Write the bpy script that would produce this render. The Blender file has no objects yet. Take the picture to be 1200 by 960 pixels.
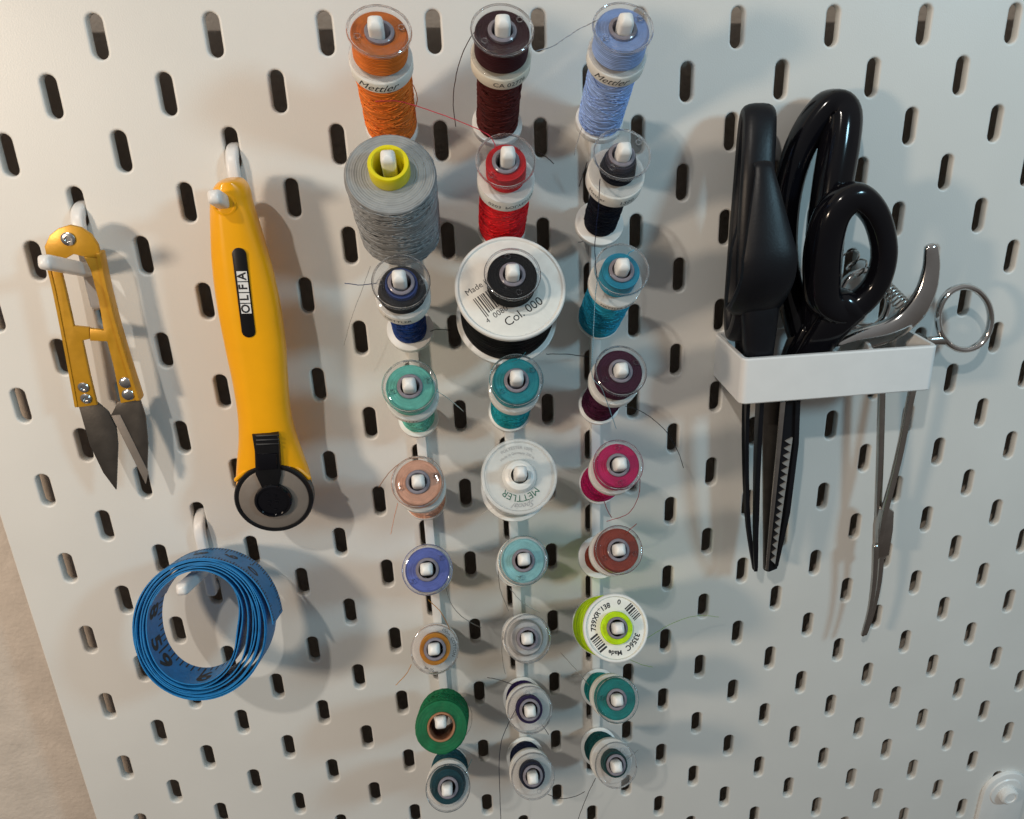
import bpy, bmesh, math, random
import numpy as np
from mathutils import Matrix, Vector
random.seed(7)
rad = math.radians
S = 0.001                                   # everything below is written in millimetres
col = bpy.context.scene.collection
scene = bpy.context.scene

# ------------------------------------------------------------------ camera
# axes (x right, down, depth) of the camera solved from the pegboard's 40 mm slot grid
CR = np.array([[0.98905662, 0.01787551, -0.14644952],
               [-0.07046905, 0.92932156, -0.36248523],
               [0.12961909, 0.36883858, 0.92041132]])
CC = np.array([118.15, 10.463, -334.308])   # x, down, depth (mm)
FPX, PPX, PPY = 940.0, 654.526, 442.590
cam = bpy.data.cameras.new('camera')
cam.sensor_fit = 'HORIZONTAL'; cam.sensor_width = 36.0
cam.lens = FPX / 1200 * 36.0
cam.shift_x = (600 - PPX) / 1200
cam.shift_y = (PPY - 480) / 1200
cam.clip_start = 0.01; cam.clip_end = 50
camo = bpy.data.objects.new('camera', cam); col.objects.link(camo)
def w3(v): return Vector((v[0], v[2], -v[1]))
right, up, back = w3(CR[0]), -w3(CR[1]), -w3(CR[2])
camo.matrix_world = Matrix(((right.x, up.x, back.x, CC[0]*S), (right.y, up.y, back.y, CC[2]*S),
                            (right.z, up.z, back.z, -CC[1]*S), (0, 0, 0, 1)))
scene.camera = camo
def px(u, v, d=0.0):
    """photo pixel -> world point (mm) on the plane d mm in front of the board"""
    r = CR.T @ np.array([(u-PPX)/FPX, (v-PPY)/FPX, 1.0])
    s = (-d - CC[2]) / r[2]; w = CC + s*r
    return Vector((w[0], w[2], -w[1]))

# ------------------------------------------------------------------ world and lamps
world = bpy.data.worlds.new('World'); scene.world = world; world.use_nodes = True
bg = world.node_tree.nodes['Background']
bg.inputs[1].default_value = 0.29
wt = world.node_tree                         # the dim room behind the camera: pale ceiling, brown furniture and floor
wtc = wt.nodes.new('ShaderNodeTexCoord'); wsx = wt.nodes.new('ShaderNodeSeparateXYZ'); wmr = wt.nodes.new('ShaderNodeMapRange')
wmr.inputs[1].default_value = -1; wcr = wt.nodes.new('ShaderNodeValToRGB')
for pos, c in ((0.0, (0.16, 0.12, 0.09)), (0.42, (0.26, 0.20, 0.15)), (0.60, (0.75, 0.74, 0.70)), (1.0, (1.0, 1.0, 1.0))):
    e_ = wcr.color_ramp.elements[0] if pos == 0.0 else wcr.color_ramp.elements[1] if pos == 1.0 else wcr.color_ramp.elements.new(pos)
    e_.position = pos; e_.color = (*c, 1)
wt.links.new(wtc.outputs['Generated'], wsx.inputs[0]); wt.links.new(wsx.outputs['Z'], wmr.inputs[0]); wt.links.new(wmr.outputs[0], wcr.inputs[0])
wt.links.new(wcr.outputs[0], bg.inputs[0])
def lamp(name, loc, power, color, radius):
    l = bpy.data.lights.new(name, 'POINT'); l.energy = power; l.color = color; l.shadow_soft_size = radius
    o = bpy.data.objects.new(name, l); col.objects.link(o); o.location = loc; return o
lamp('lamp_key', (-0.36, -1.00, 0.85), 23.0, (1.0, 0.93, 0.84), 0.020)
lamp('lamp_warm', (-0.31, -0.40, 0.0), 5.9, (1.0, 0.80, 0.61), 0.032)
lamp('lamp_cool', (0.75, -0.62, 0.22), 9.6, (0.46, 0.81, 1.0), 0.06)
scene.view_settings.view_transform = 'Standard'; scene.view_settings.look = 'None'
scene.view_settings.exposure = 0.0; scene.view_settings.gamma = 1.0
scene.view_settings.use_curve_mapping = False
scene.render.engine = 'CYCLES'
scene.cycles.max_bounces = 14; scene.cycles.transmission_bounces = 10; scene.cycles.transparent_max_bounces = 16
scene.cycles.caustics_reflective = False; scene.cycles.caustics_refractive = False

# ------------------------------------------------------------------ materials
def newmat(name):
    m = bpy.data.materials.new(name); m.use_nodes = True
    return m, m.node_tree, m.node_tree.nodes['Principled BSDF']
def noise_col(nt, b, c, scale, amount, detail=3.0):
    tc = nt.nodes.new('ShaderNodeTexCoord'); n = nt.nodes.new('ShaderNodeTexNoise')
    n.inputs['Scale'].default_value = scale; n.inputs['Detail'].default_value = detail
    mr = nt.nodes.new('ShaderNodeMapRange'); mr.inputs[1].default_value = 0.25; mr.inputs[2].default_value = 0.75
    mr.inputs[3].default_value = 1-amount; mr.inputs[4].default_value = 1+amount
    mx = nt.nodes.new('ShaderNodeVectorMath'); mx.operation = 'SCALE'; mx.inputs[0].default_value = c[:3]
    nt.links.new(tc.outputs['Object'], n.inputs['Vector']); nt.links.new(n.outputs[0], mr.inputs[0])
    nt.links.new(mr.outputs[0], mx.inputs['Scale']); nt.links.new(mx.outputs[0], b.inputs['Base Color'])
    return tc, n
def add_bump(nt, b, tex_out, strength, dist):
    bp = nt.nodes.new('ShaderNodeBump'); bp.inputs['Strength'].default_value = strength; bp.inputs['Distance'].default_value = dist
    nt.links.new(tex_out, bp.inputs['Height']); nt.links.new(bp.outputs[0], b.inputs['Normal']); return bp
def simple(name, c, rough=0.5, metal=0.0, var=0.05, scale=250, bump=0.0, bscale=900, spec=0.5, coat=0.0):
    m, nt, b = newmat(name)
    b.inputs['Roughness'].default_value = rough; b.inputs['Metallic'].default_value = metal
    b.inputs['Specular IOR Level'].default_value = spec; b.inputs['Coat Weight'].default_value = coat
    tc, n = noise_col(nt, b, c, scale, var)
    n2 = nt.nodes.new('ShaderNodeTexNoise'); n2.inputs['Scale'].default_value = scale*0.6; n2.inputs['Detail'].default_value = 4
    nt.links.new(tc.outputs['Object'], n2.inputs['Vector'])
    r2 = nt.nodes.new('ShaderNodeMapRange'); r2.inputs[3].default_value = max(0.02, rough*0.8); r2.inputs[4].default_value = min(1, rough*1.2)
    nt.links.new(n2.outputs[0], r2.inputs[0]); nt.links.new(r2.outputs[0], b.inputs['Roughness'])
    if bump:
        n3 = nt.nodes.new('ShaderNodeTexNoise'); n3.inputs['Scale'].default_value = bscale; n3.inputs['Detail'].default_value = 3
        nt.links.new(tc.outputs['Object'], n3.inputs['Vector']); add_bump(nt, b, n3.outputs[0], bump, 0.0004)
    return m
def thread_mat(name, c, wave=420):
    m, nt, b = newmat(name)
    b.inputs['Roughness'].default_value = 0.55; b.inputs['Specular IOR Level'].default_value = 0.10 if max(c) < 0.09 else 0.24
    b.inputs['Sheen Weight'].default_value = 0.0; b.inputs['Sheen Roughness'].default_value = 0.4
    tc = nt.nodes.new('ShaderNodeTexCoord')
    wv = nt.nodes.new('ShaderNodeTexWave'); wv.wave_type = 'BANDS'; wv.bands_direction = 'Z'
    wv.inputs['Scale'].default_value = wave; wv.inputs['Distortion'].default_value = 3.0
    wv.inputs['Detail'].default_value = 2.0; wv.inputs['Detail Scale'].default_value = 0.35
    ns = nt.nodes.new('ShaderNodeTexNoise'); ns.inputs['Scale'].default_value = 260; ns.inputs['Detail'].default_value = 4
    nt.links.new(tc.outputs['Object'], wv.inputs['Vector']); nt.links.new(tc.outputs['Object'], ns.inputs['Vector'])
    ad = nt.nodes.new('ShaderNodeMath'); ad.operation = 'MULTIPLY_ADD'; ad.inputs[1].default_value = 0.42
    nt.links.new(wv.outputs['Fac'], ad.inputs[0])
    mr = nt.nodes.new('ShaderNodeMapRange'); mr.inputs[1].default_value = 0.3; mr.inputs[2].default_value = 0.7
    mr.inputs[3].default_value = 0.74; mr.inputs[4].default_value = 1.0
    nt.links.new(ns.outputs[0], mr.inputs[0]); nt.links.new(mr.outputs[0], ad.inputs[2])
    mx = nt.nodes.new('ShaderNodeVectorMath'); mx.operation = 'SCALE'; mx.inputs[0].default_value = c[:3]
    nt.links.new(ad.outputs[0], mx.inputs['Scale']); nt.links.new(mx.outputs[0], b.inputs['Base Color'])
    add_bump(nt, b, wv.outputs['Fac'], 0.55, 0.0004)
    return m
def clear_mat(name, tint, glass=0.25, rough=0.03):
    """thin clear plastic: a sheet that lets light through and mirrors at grazing angles, with a share of real refraction"""
    m, nt, b = newmat(name)
    b.inputs['Base Color'].default_value = (*tint, 1); b.inputs['Transmission Weight'].default_value = 1.0
    b.inputs['Roughness'].default_value = rough; b.inputs['IOR'].default_value = 1.46
    tr = nt.nodes.new('ShaderNodeBsdfTransparent'); tr.inputs[0].default_value = (*tint, 1)
    gl = nt.nodes.new('ShaderNodeBsdfGlossy'); gl.inputs['Roughness'].default_value = rough
    lw = nt.nodes.new('ShaderNodeLayerWeight'); pw = nt.nodes.new('ShaderNodeMath'); pw.operation = 'POWER'; pw.inputs[1].default_value = 4.0
    fr = nt.nodes.new('ShaderNodeMath'); fr.operation = 'MULTIPLY_ADD'; fr.inputs[1].default_value = 0.9; fr.inputs[2].default_value = 0.022
    nt.links.new(lw.outputs['Facing'], pw.inputs[0]); nt.links.new(pw.outputs[0], fr.inputs[0])
    sheet = nt.nodes.new('ShaderNodeMixShader'); mx = nt.nodes.new('ShaderNodeMixShader'); mx.inputs[0].default_value = glass
    tc = nt.nodes.new('ShaderNodeTexCoord'); n = nt.nodes.new('ShaderNodeTexNoise'); n.inputs['Scale'].default_value = 220
    nt.links.new(tc.outputs['Object'], n.inputs['Vector']); bp = add_bump(nt, b, n.outputs[0], 0.12, 0.0006)
    nt.links.new(bp.outputs[0], gl.inputs['Normal'])
    out = nt.nodes['Material Output']
    nt.links.new(fr.outputs[0], sheet.inputs[0]); nt.links.new(tr.outputs[0], sheet.inputs[1]); nt.links.new(gl.outputs[0], sheet.inputs[2])
    nt.links.new(sheet.outputs[0], mx.inputs[1]); nt.links.new(b.outputs[0], mx.inputs[2]); nt.links.new(mx.outputs[0], out.inputs[0])
    return m

M = {}
M['board'] = simple('board_paint', (0.725, 0.715, 0.68), 0.40, var=0.03, scale=22, bump=0.16, bscale=1700)
M['darkback'] = simple('slot_darkening_back', (0.12, 0.075, 0.045), 0.8, var=0.15, scale=400)  # brown added on the unseen back to cut bounced light and darken slots
M['wall'] = simple('plaster', (0.61, 0.535, 0.46), 0.85, var=0.10, scale=75, bump=0.9, bscale=420)
M['white'] = simple('white_plastic', (0.80, 0.80, 0.78), 0.34, var=0.03, scale=120)
M['peg'] = simple('peg_plastic', (0.84, 0.84, 0.82), 0.38, var=0.04, scale=300, bump=0.12, bscale=1500)
M['hook'] = simple('hook_plastic', (0.80, 0.785, 0.765), 0.36, var=0.03, scale=200)
M['holder'] = simple('holder_plastic', (0.80, 0.80, 0.79), 0.45, var=0.02, scale=150, bump=0.05)
M['spoolw'] = simple('spool_white', (0.80, 0.80, 0.77), 0.35, var=0.05, scale=200)
M['paper'] = simple('paper_label', (0.80, 0.79, 0.74), 0.65, var=0.05, scale=300)
M['cream'] = simple('cream_label', (0.76, 0.70, 0.58), 0.65, var=0.06, scale=300)
M['ink'] = simple('black_ink', (0.018, 0.018, 0.02), 0.6, var=0.1)
M['greyink'] = simple('grey_ink', (0.25, 0.25, 0.26), 0.6, var=0.1)
M['greenink'] = simple('green_ink', (0.01, 0.10, 0.06), 0.6, var=0.1)
M['whiteink'] = simple('white_print', (0.75, 0.75, 0.74), 0.6, var=0.05)
M['clear'] = clear_mat('clear_plastic', (0.98, 0.98, 0.985), 0.10)
M['rimclear'] = clear_mat('clear_plastic_rim', (0.93, 0.935, 0.95), 0.70)
M['hub'] = simple('hub_plastic', (0.22, 0.205, 0.24), 0.16, var=0.10, scale=500)
M['frost'] = simple('frosted_plastic', (0.82, 0.83, 0.81), 0.22, var=0.04, scale=300)
M['frost'].node_tree.nodes['Principled BSDF'].inputs['Alpha'].default_value = 0.5
M['yellow'] = simple('yellow_handle', (0.93, 0.42, 0.003), 0.30, var=0.04, scale=90, bump=0.03, coat=0.15)
M['brass'] = simple('gold_painted_metal', (0.56, 0.285, 0.018), 0.36, var=0.10, scale=220, metal=0.25, bump=0.08, bscale=700)
M['core'] = simple('yellow_core', (0.76, 0.66, 0.005), 0.40, var=0.04)
M['card'] = simple('cardboard', (0.33, 0.15, 0.075), 0.75, var=0.12, scale=400, bump=0.2)
M['blackg'] = simple('black_gloss', (0.004, 0.004, 0.006), 0.13, var=0.15, scale=60, spec=0.35)
M['blackm'] = simple('black_matte', (0.006, 0.0065, 0.009), 0.40, var=0.2, scale=90, bump=0.12, bscale=900, spec=0.28)
M['blackp'] = simple('black_plastic', (0.007, 0.007, 0.008), 0.30, var=0.15, scale=200, spec=0.35)
M['steel'] = simple('brushed_steel', (0.27, 0.235, 0.205), 0.50, metal=0.45, var=0.10, scale=140, bump=0.10, bscale=1400)
M['darksteel'] = simple('dark_steel', (0.105, 0.095, 0.085), 0.40, metal=0.75, var=0.18, scale=160, bump=0.10, bscale=1100)
M['chrome'] = simple('chrome', (0.62, 0.61, 0.60), 0.12, metal=1.0, var=0.06, scale=160)
M['satin'] = simple('satin_steel', (0.50, 0.47, 0.44), 0.20, metal=1.0, var=0.10, scale=200, bump=0.06)
M['tooth'] = simple('ground_tooth', (0.38, 0.38, 0.37), 0.40, metal=0.4, var=0.05)
M['zinc'] = simple('zinc_rivet', (0.66, 0.65, 0.64), 0.22, metal=1.0, var=0.08)

# ------------------------------------------------------------------ helpers
MW = {}                                     # thing name -> matrix (mm space)
def to_mesh(name, verts, faces, mat, parent=None, sharp=32, local=False):
    """one mesh object; verts in world mm unless local (then in the parent's frame)"""
    if parent is not None and not local:
        inv = MW[parent.name].inverted(); verts = [inv @ Vector(v) for v in verts]
    me = bpy.data.meshes.new(name)
    me.from_pydata([(v[0]*S, v[1]*S, v[2]*S) for v in verts], [], faces)
    bm = bmesh.new(); bm.from_mesh(me)
    bmesh.ops.recalc_face_normals(bm, faces=bm.faces); bm.to_mesh(me); bm.free()
    me.polygons.foreach_set('use_smooth', [True]*len(me.polygons))
    me.set_sharp_from_angle(angle=rad(sharp)); me.update()
    me.materials.append(mat if not isinstance(mat, str) else M[mat])
    o = bpy.data.objects.new(name, me); col.objects.link(o)
    if parent is not None: o.parent = parent
    return o
def sub(o, part):                           # part becomes a sub-part of another part (both in the thing's frame)
    o.parent = part; return o
def tag(o, label, cat, group=None, kind=None):
    if label: o['label'] = label
    if cat: o['category'] = cat
    if group: o['group'] = group
    if kind: o['kind'] = kind
    return o
def thing(name, label, cat, mat4, group=None):
    o = bpy.data.objects.new(name, None); col.objects.link(o)
    o.empty_display_size = 0.01
    m = mat4.copy(); m.translation = m.translation * S; o.matrix_world = m
    MW[o.name] = mat4.copy(); tag(o, label, cat, group); return o
def T(x, y, z): return Matrix.Translation((x, y, z))

def lathe(profile, segs=48, closed=False):
    """profile [(r, s)] round local z"""
    vs, fs = [], []
    n = len(profile)
    for r, s in profile:
        for k in range(segs):
            a = 2*math.pi*k/segs; vs.append((r*math.cos(a), r*math.sin(a), s))
    for i in range(n if closed else n-1):
        j = (i+1) % n
        for k in range(segs):
            l = (k+1) % segs
            fs.append((i*segs+k, i*segs+l, j*segs+l, j*segs+k))
    return vs, fs
def ring_profile(ri, ro, s0, s1, b=0.25):
    return [(ri, s0), (ro-b, s0), (ro-b*0.3, s0+b*0.3), (ro, s0+b), (ro, s1-b), (ro-b*0.3, s1-b*0.3), (ro-b, s1), (ri, s1)]
def box(x0, x1, y0, y1, z0, z1, b=0.5, seg=2):
    bm = bmesh.new(); bmesh.ops.create_cube(bm, size=1)
    for v in bm.verts:
        v.co = Vector(((x0+x1)/2+v.co.x*(x1-x0), (y0+y1)/2+v.co.y*(y1-y0), (z0+z1)/2+v.co.z*(z1-z0)))
    if b: bmesh.ops.bevel(bm, geom=bm.edges[:], offset=b, segments=seg, affect='EDGES', profile=0.5)
    bm.verts.index_update()
    vs = [v.co.copy() for v in bm.verts]; fs = [[v.index for v in f.verts] for f in bm.faces]; bm.free()
    return vs, fs
def join(*parts):
    vs, fs = [], []
    for v, f in parts:
        o = len(vs); vs += list(v); fs += [[i+o for i in q] for q in f]
    return vs, fs
def xform(m, part): return [m @ Vector(v) for v in part[0]], part[1]
def catmull(pts, n=8, closed=False):
    P = [Vector(p) for p in pts]; out = []; L = len(P)
    rng = range(L if closed else L-1)
    for i in rng:
        if closed: p0, p1, p2, p3 = P[(i-1) % L], P[i], P[(i+1) % L], P[(i+2) % L]
        else: p0, p1, p2, p3 = P[max(i-1, 0)], P[i], P[i+1], P[min(i+2, L-1)]
        for k in range(n):
            t = k/n
            out.append(0.5*((2*p1)+(p2-p0)*t+(2*p0-5*p1+4*p2-p3)*t*t+(3*p1-p0-3*p2+p3)*t**3))
    if not closed: out.append(P[-1])
    return out
def superell(n, rx, ry, e):
    out = []
    for k in range(n):
        a = 2*math.pi*(k+0.5)/n; c, s = math.cos(a), math.sin(a)
        out.append((rx*math.copysign(abs(c)**(2/e), c), ry*math.copysign(abs(s)**(2/e), s)))
    return out
def sweep(path, rx, ry=None, e=2.0, n=12, upv=(0, -1, 0), closed=False, scale=None, cap=True, follow=False):
    """tube along a path; rx is the half width across upv, ry along upv; scale per point; rounded ends"""
    ry = rx if ry is None else ry
    P = [Vector(p) for p in path]; L = len(P); vs, fs = [], []
    sc = [1.0]*L if scale is None else list(scale)
    U = Vector(upv).normalized(); rings = []
    for i in range(L):
        if closed: t = P[(i+1) % L]-P[(i-1) % L]
        else: t = P[min(i+1, L-1)]-P[max(i-1, 0)]
        t = t.normalized() if t.length > 1e-9 else Vector((0, 0, 1))
        u = U.cross(t)
        if u.length < 1e-4: u = Vector((1, 0, 0))
        u.normalize(); v = t.cross(u).normalized()
        if follow: U = v.copy()
        rings.append((P[i], u, v, t, sc[i]))
    if cap and not closed:
        a, b = rings[0], rings[-1]; r = min(rx, ry)
        pre = [(a[0]-a[3]*r*a[4]*q, a[1], a[2], a[3], a[4]*math.sqrt(max(0.0, 1-q*q))) for q in (0.94, 0.75, 0.4)]
        post = [(b[0]+b[3]*r*b[4]*q, b[1], b[2], b[3], b[4]*math.sqrt(max(0.0, 1-q*q))) for q in (0.4, 0.75, 0.94)]
        rings = pre+rings+post
    prof = superell(n, rx, ry, e)
    for p, u, v, t, s in rings:
        for a, b in prof: vs.append(p+u*a*s+v*b*s)
    m = len(rings)
    for i in range(m if closed else m-1):
        j = (i+1) % m
        for k in range(n): fs.append((i*n+k, i*n+(k+1) % n, j*n+(k+1) % n, j*n+k))
    if not closed:
        fs.append(tuple(range(n))); fs.append(tuple((m-1)*n+k for k in range(n)))
    return vs, fs
def plate(outline, dvec, b=0.0):
    """closed outline (world points) extruded by dvec, front edge bevelled by b"""
    bm = bmesh.new(); D = Vector(dvec)
    vb = [bm.verts.new(Vector(p)) for p in outline]
    f = bm.faces.new(vb); bm.normal_update()
    r = bmesh.ops.extrude_face_region(bm, geom=[f])
    nv = [g for g in r['geom'] if isinstance(g, bmesh.types.BMVert)]
    for v in nv: v.co += D
    if b:
        fr = [g for g in r['geom'] if isinstance(g, bmesh.types.BMEdge)]
        bmesh.ops.bevel(bm, geom=fr, offset=b, segments=2, affect='EDGES', profile=0.5)
    bm.verts.index_update()
    vs = [v.co.copy() for v in bm.verts]; fs = [[v.index for v in q.verts] for q in bm.faces]; bm.free()
    return vs, fs
def text2d(body, size, shear=0.0, flip=False, alignx='CENTER', bold=0.0):
    c = bpy.data.curves.new('print', 'FONT'); c.body = body; c.size = size; c.align_x = alignx; c.align_y = 'CENTER'; c.shear = shear
    c.resolution_u = 3; c.offset = bold*size
    o = bpy.data.objects.new('print', c); col.objects.link(o)
    dg = bpy.context.evaluated_depsgraph_get(); dg.update()
    me = bpy.data.meshes.new_from_object(o.evaluated_get(dg))
    vs = [Vector((-v.co.x if flip else v.co.x, v.co.y, 0)) for v in me.vertices]; fs = [list(p.vertices) for p in me.polygons]
    bpy.data.objects.remove(o); bpy.data.meshes.remove(me); bpy.data.curves.remove(c)
    return vs, fs
def place2d(part, fn): return [fn(v.x, v.y) for v in part[0]], part[1]
def rects2d(rs):
    vs, fs = [], []
    for x0, x1, y0, y1 in rs:
        o = len(vs); vs += [Vector((x0, y0, 0)), Vector((x1, y0, 0)), Vector((x1, y1, 0)), Vector((x0, y1, 0))]; fs.append([o, o+1, o+2, o+3])
    return vs, fs

# ------------------------------------------------------------------ wall behind
WY = 22.0
vs = [(-900, WY, -1000), (1000, WY, -1000), (1000, WY, 700), (-900, WY, 700)]
tag(to_mesh('wall', vs, [(0, 1, 2, 3)], 'wall'), None, None, kind='structure')

# ------------------------------------------------------------------ pegboard with real slots
def make_board():
    vs, fs = [], []
    x0, x1, zt, zb, th = -81.0, 481.0, 17.0, -543.0, 4.3
    N = 32; hw, hh, rb = 2.7, 7.75, 0.9
    def slot(off):
        out = []
        r = hw+off; st = hh-hw
        for k in range(N):
            q = k/N*4                              # 0..1 top arc, 1..2 left side, 2..3 bottom arc, 3..4 right side
            if q < 1: a = math.pi*q; out.append((r*math.cos(a), st+r*math.sin(a)))
            elif q < 2: out.append((-r, st-2*st*(q-1)))
            elif q < 3: a = math.pi+math.pi*(q-2); out.append((r*math.cos(a), -st+r*math.sin(a)))
            else: out.append((r, -st+2*st*(q-3)))
        return out
    def rect():
        A = [(20, 10), (10, 10), (0, 10), (-10, 10), (-20, 10)]; out = []
        for k in range(8): t = k/8; out.append((20-40*t, 10))
        for k in range(8): t = k/8; out.append((-20, 10-20*t))
        for k in range(8): t = k/8; out.append((-20+40*t, -10))
        for k in range(8): t = k/8; out.append((20, -10+20*t))
        return out
    rings = [(rect(), 0.0), (slot(rb+0.22), 0.0), (slot(rb), 0.0)]
    for q in (1, 2, 3, 4):
        a = math.pi/2*q/4; rings.append((slot(rb*(1-math.sin(a))), rb*(1-math.cos(a))))
    rings += [(slot(0), th-0.4), (slot(0.4), th), (rect(), th)]
    for j in range(27):
        for i in range(-3, 24):
            if (i+j) % 2: continue
            cx, cz = 20*i, -20*j; o = len(vs)
            for rg, y in rings:
                for a, b in rg: vs.append((cx+a, y, cz+b))
            for q in range(len(rings)-1):
                for k in range(N):
                    l = (k+1) % N; fs.append((o+q*N+k, o+q*N+l, o+(q+1)*N+l, o+(q+1)*N+k))
        xl = -60 if j % 2 == 0 else -80
        xr = 460 if j % 2 == 0 else 480
        za, zc = -20*j+10, -20*j-10
        for y in (0.0, th):
            for a, b in ((x0+0.8 if y == 0 else x0, xl), (xr, x1)):
                o = len(vs); vs += [(a, y, za), (b, y, za), (b, y, zc), (a, y, zc)]; fs.append((o, o+1, o+2, o+3))
    def quad(*p):
        o = len(vs); vs.extend(p); fs.append((o, o+1, o+2, o+3))
    for y in (0.0, th):
        quad((x0, y, 10), (x1, y, 10), (x1, y, zt), (x0, y, zt)); quad((x0, y, zb), (x1, y, zb), (x1, y, -530), (x0, y, -530))
    prof = [(x0+0.8*(1-math.sin(a)), 0.8*(1-math.cos(a))) for a in [math.pi/2*k/4 for k in range(5)]]+[(x0, th)]
    for (a, y), (b, z) in zip(prof[:-1], prof[1:]): quad((a, y, 10), (b, z, 10), (b, z, -530), (a, y, -530))
    quad((x1, 0, zt), (x1, th, zt), (x1, th, zb), (x1, 0, zb)); quad((x0, 0, zt), (x1, 0, zt), (x1, th, zt), (x0, th, zt))
    quad((x0, 0, zb), (x1, 0, zb), (x1, th, zb), (x0, th, zb))
    def normal_y(q):
        a, b, c = (Vector(vs[q[0]]), Vector(vs[q[1]]), Vector(vs[q[2]])); return (b-a).cross(c-a).y
    if normal_y(fs[0]) > 0: cell_flip = True
    else: cell_flip = False
    out = []
    for q in fs:
        ys = [vs[i][1] for i in q]
        if max(ys)-min(ys) < 1e-6: want = -1 if ys[0] < 0.01 else 1; flip = normal_y(q)*want < 0
        else: flip = cell_flip
        out.append(tuple(reversed(q)) if flip else tuple(q))
    fs = out
    me = bpy.data.meshes.new('pegboard'); me.from_pydata([(a*S, b*S, c*S) for a, b, c in vs], [], fs)
    bm = bmesh.new(); bm.from_mesh(me); bmesh.ops.remove_doubles(bm, verts=bm.verts, dist=1e-6)
    bm.to_mesh(me); bm.free()
    me.polygons.foreach_set('use_smooth', [True]*len(me.polygons)); me.set_sharp_from_angle(angle=rad(50))
    me.materials.append(M['board']); me.materials.append(M['darkback'])
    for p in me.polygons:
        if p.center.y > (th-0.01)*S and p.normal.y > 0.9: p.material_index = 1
    o = bpy.data.objects.new('pegboard', me); col.objects.link(o)
    for sx in (x0+25, x1-25):                       # spacers that carry the board off the wall
        for sz in (zt-30, zb+30):
            v, f = box(sx-6, sx+6, th, WY, sz-6, sz+6, 0.6); 
            p = to_mesh('spacer', v, f, 'white'); p.parent = o
    tag(o, 'off-white pegboard with staggered rows of upright rounded slots', 'pegboard')
    return o
make_board()

# ------------------------------------------------------------------ peg rails
TILT = rad(37.0)
AX = Vector((0, -math.cos(TILT), math.sin(TILT)))
COLX = (101.9, 141.6, 181.5)
RAILY = -5.0
def tip(c, k): return Vector((COLX[c], -58.0, 1.4-40.2*k))
def peg_frame(c, k, back):
    """frame with local z along the peg, origin `back` mm down the peg from its tip"""
    return Matrix.Translation(tip(c, k)-AX*back) @ Matrix.Rotation(math.pi/2-TILT, 4, 'X')
for c in range(3):
    word = ('beside the rotary cutter', 'carrying the big black thread spool', 'beside the scissors holder')[c]
    x = COLX[c]
    t = thing('peg_rail', 'white vertical rail of nine upward-slanting pegs '+word, 'peg rail', T(x, 0, -380), 'peg rails holding the thread')
    v, f = box(x-2.1, x+2.1, RAILY, -0.0, -378, -26, 0.35)
    to_mesh('rail_strip', v, f, 'white', t)
    for j in range(1, 19, 2):
        v, f = box(x-1.9, x+1.9, -0.5, 7.5, -20*j-8-20, -20*j+1-20+3, 0.3)
        to_mesh('clip', v, f, 'white', t)
    for k in range(9):
        e = tip(c, k); b = e-AX*((58-4.4)/math.cos(TILT))
        L = (e-b).length; n = 12
        path = [b+(e-AX*1.2-b)*(q/n) for q in range(n+1)]
        v, f = sweep(path, 2.45, 2.5, e=4.5, n=20, upv=(0, 0, 1))
        to_mesh('peg', v, f, 'peg', t)

# ------------------------------------------------------------------ spools and bobbins
TM = {}
def tm(c):
    key = tuple(c)
    if key not in TM: TM[key] = thread_mat('thread_%02d' % len(TM), c)
    return TM[key]
def winding(r0, r1, s0, s1, ri, seed, ridge=0.10, lump=0.22, segs=64, pitch=1.15):
    rnd = random.Random(seed); ph = [rnd.uniform(0, 6.28) for _ in range(8)]
    n = max(6, int((s1-s0)/0.36)); vs, fs = [], []
    prof = []
    for i in range(n+1):
        q = i/n; s = s0+(s1-s0)*q; edge = min(q, 1-q)*(s1-s0)
        prof.append((s, r0+(r1-r0)*q-0.5*max(0, 1-edge/0.6)**2))
    for s, r in prof:
        for k in range(segs):
            a = 2*math.pi*k/segs
            d1 = math.sin(2*math.pi*s/pitch+2.2*math.sin(a+ph[0])+1.1*math.sin(2*a+ph[1]))
            d2 = math.sin(2*math.pi*s/(pitch*2.3)-2.6*math.sin(a+ph[2])+ph[3])
            lo = math.sin(s*0.55+ph[4]+math.sin(a+ph[5]))*0.6+math.sin(s*0.31+2*a+ph[6])*0.4
            tl = s+0.9*math.sin(a+ph[1])
            d3 = math.sin(2*math.pi*tl/(pitch*2.7)+ph[6]+0.8*math.sin(tl*0.9+ph[2]))
            rr = r+ridge*(0.6*d1+0.7*max(d2, -0.2)+1.1*max(d3, -0.3))+lump*lo*0.5
            vs.append((rr*math.cos(a), rr*math.sin(a), s))
    for i in range(n):
        for k in range(segs):
            l = (k+1) % segs; fs.append((i*segs+k, i*segs+l, (i+1)*segs+l, (i+1)*segs+k))
    for end, s in ((0, prof[0][0]), (n, prof[-1][0])):
        rprev = end*segs; R_ = prof[end][1]
        m = 10
        for q in range(1, m+1):
            base = len(vs); rr = R_+(ri-R_)*q/m
            for k in range(segs):
                a = 2*math.pi*k/segs
                vs.append((rr*math.cos(a), rr*math.sin(a), s+0.05*math.sin(q*2.1+a+ph[7])))
            for k in range(segs):
                l = (k+1) % segs; fs.append((rprev+k, rprev+l, base+l, base+k))
            rprev = base
    return vs, fs
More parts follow.
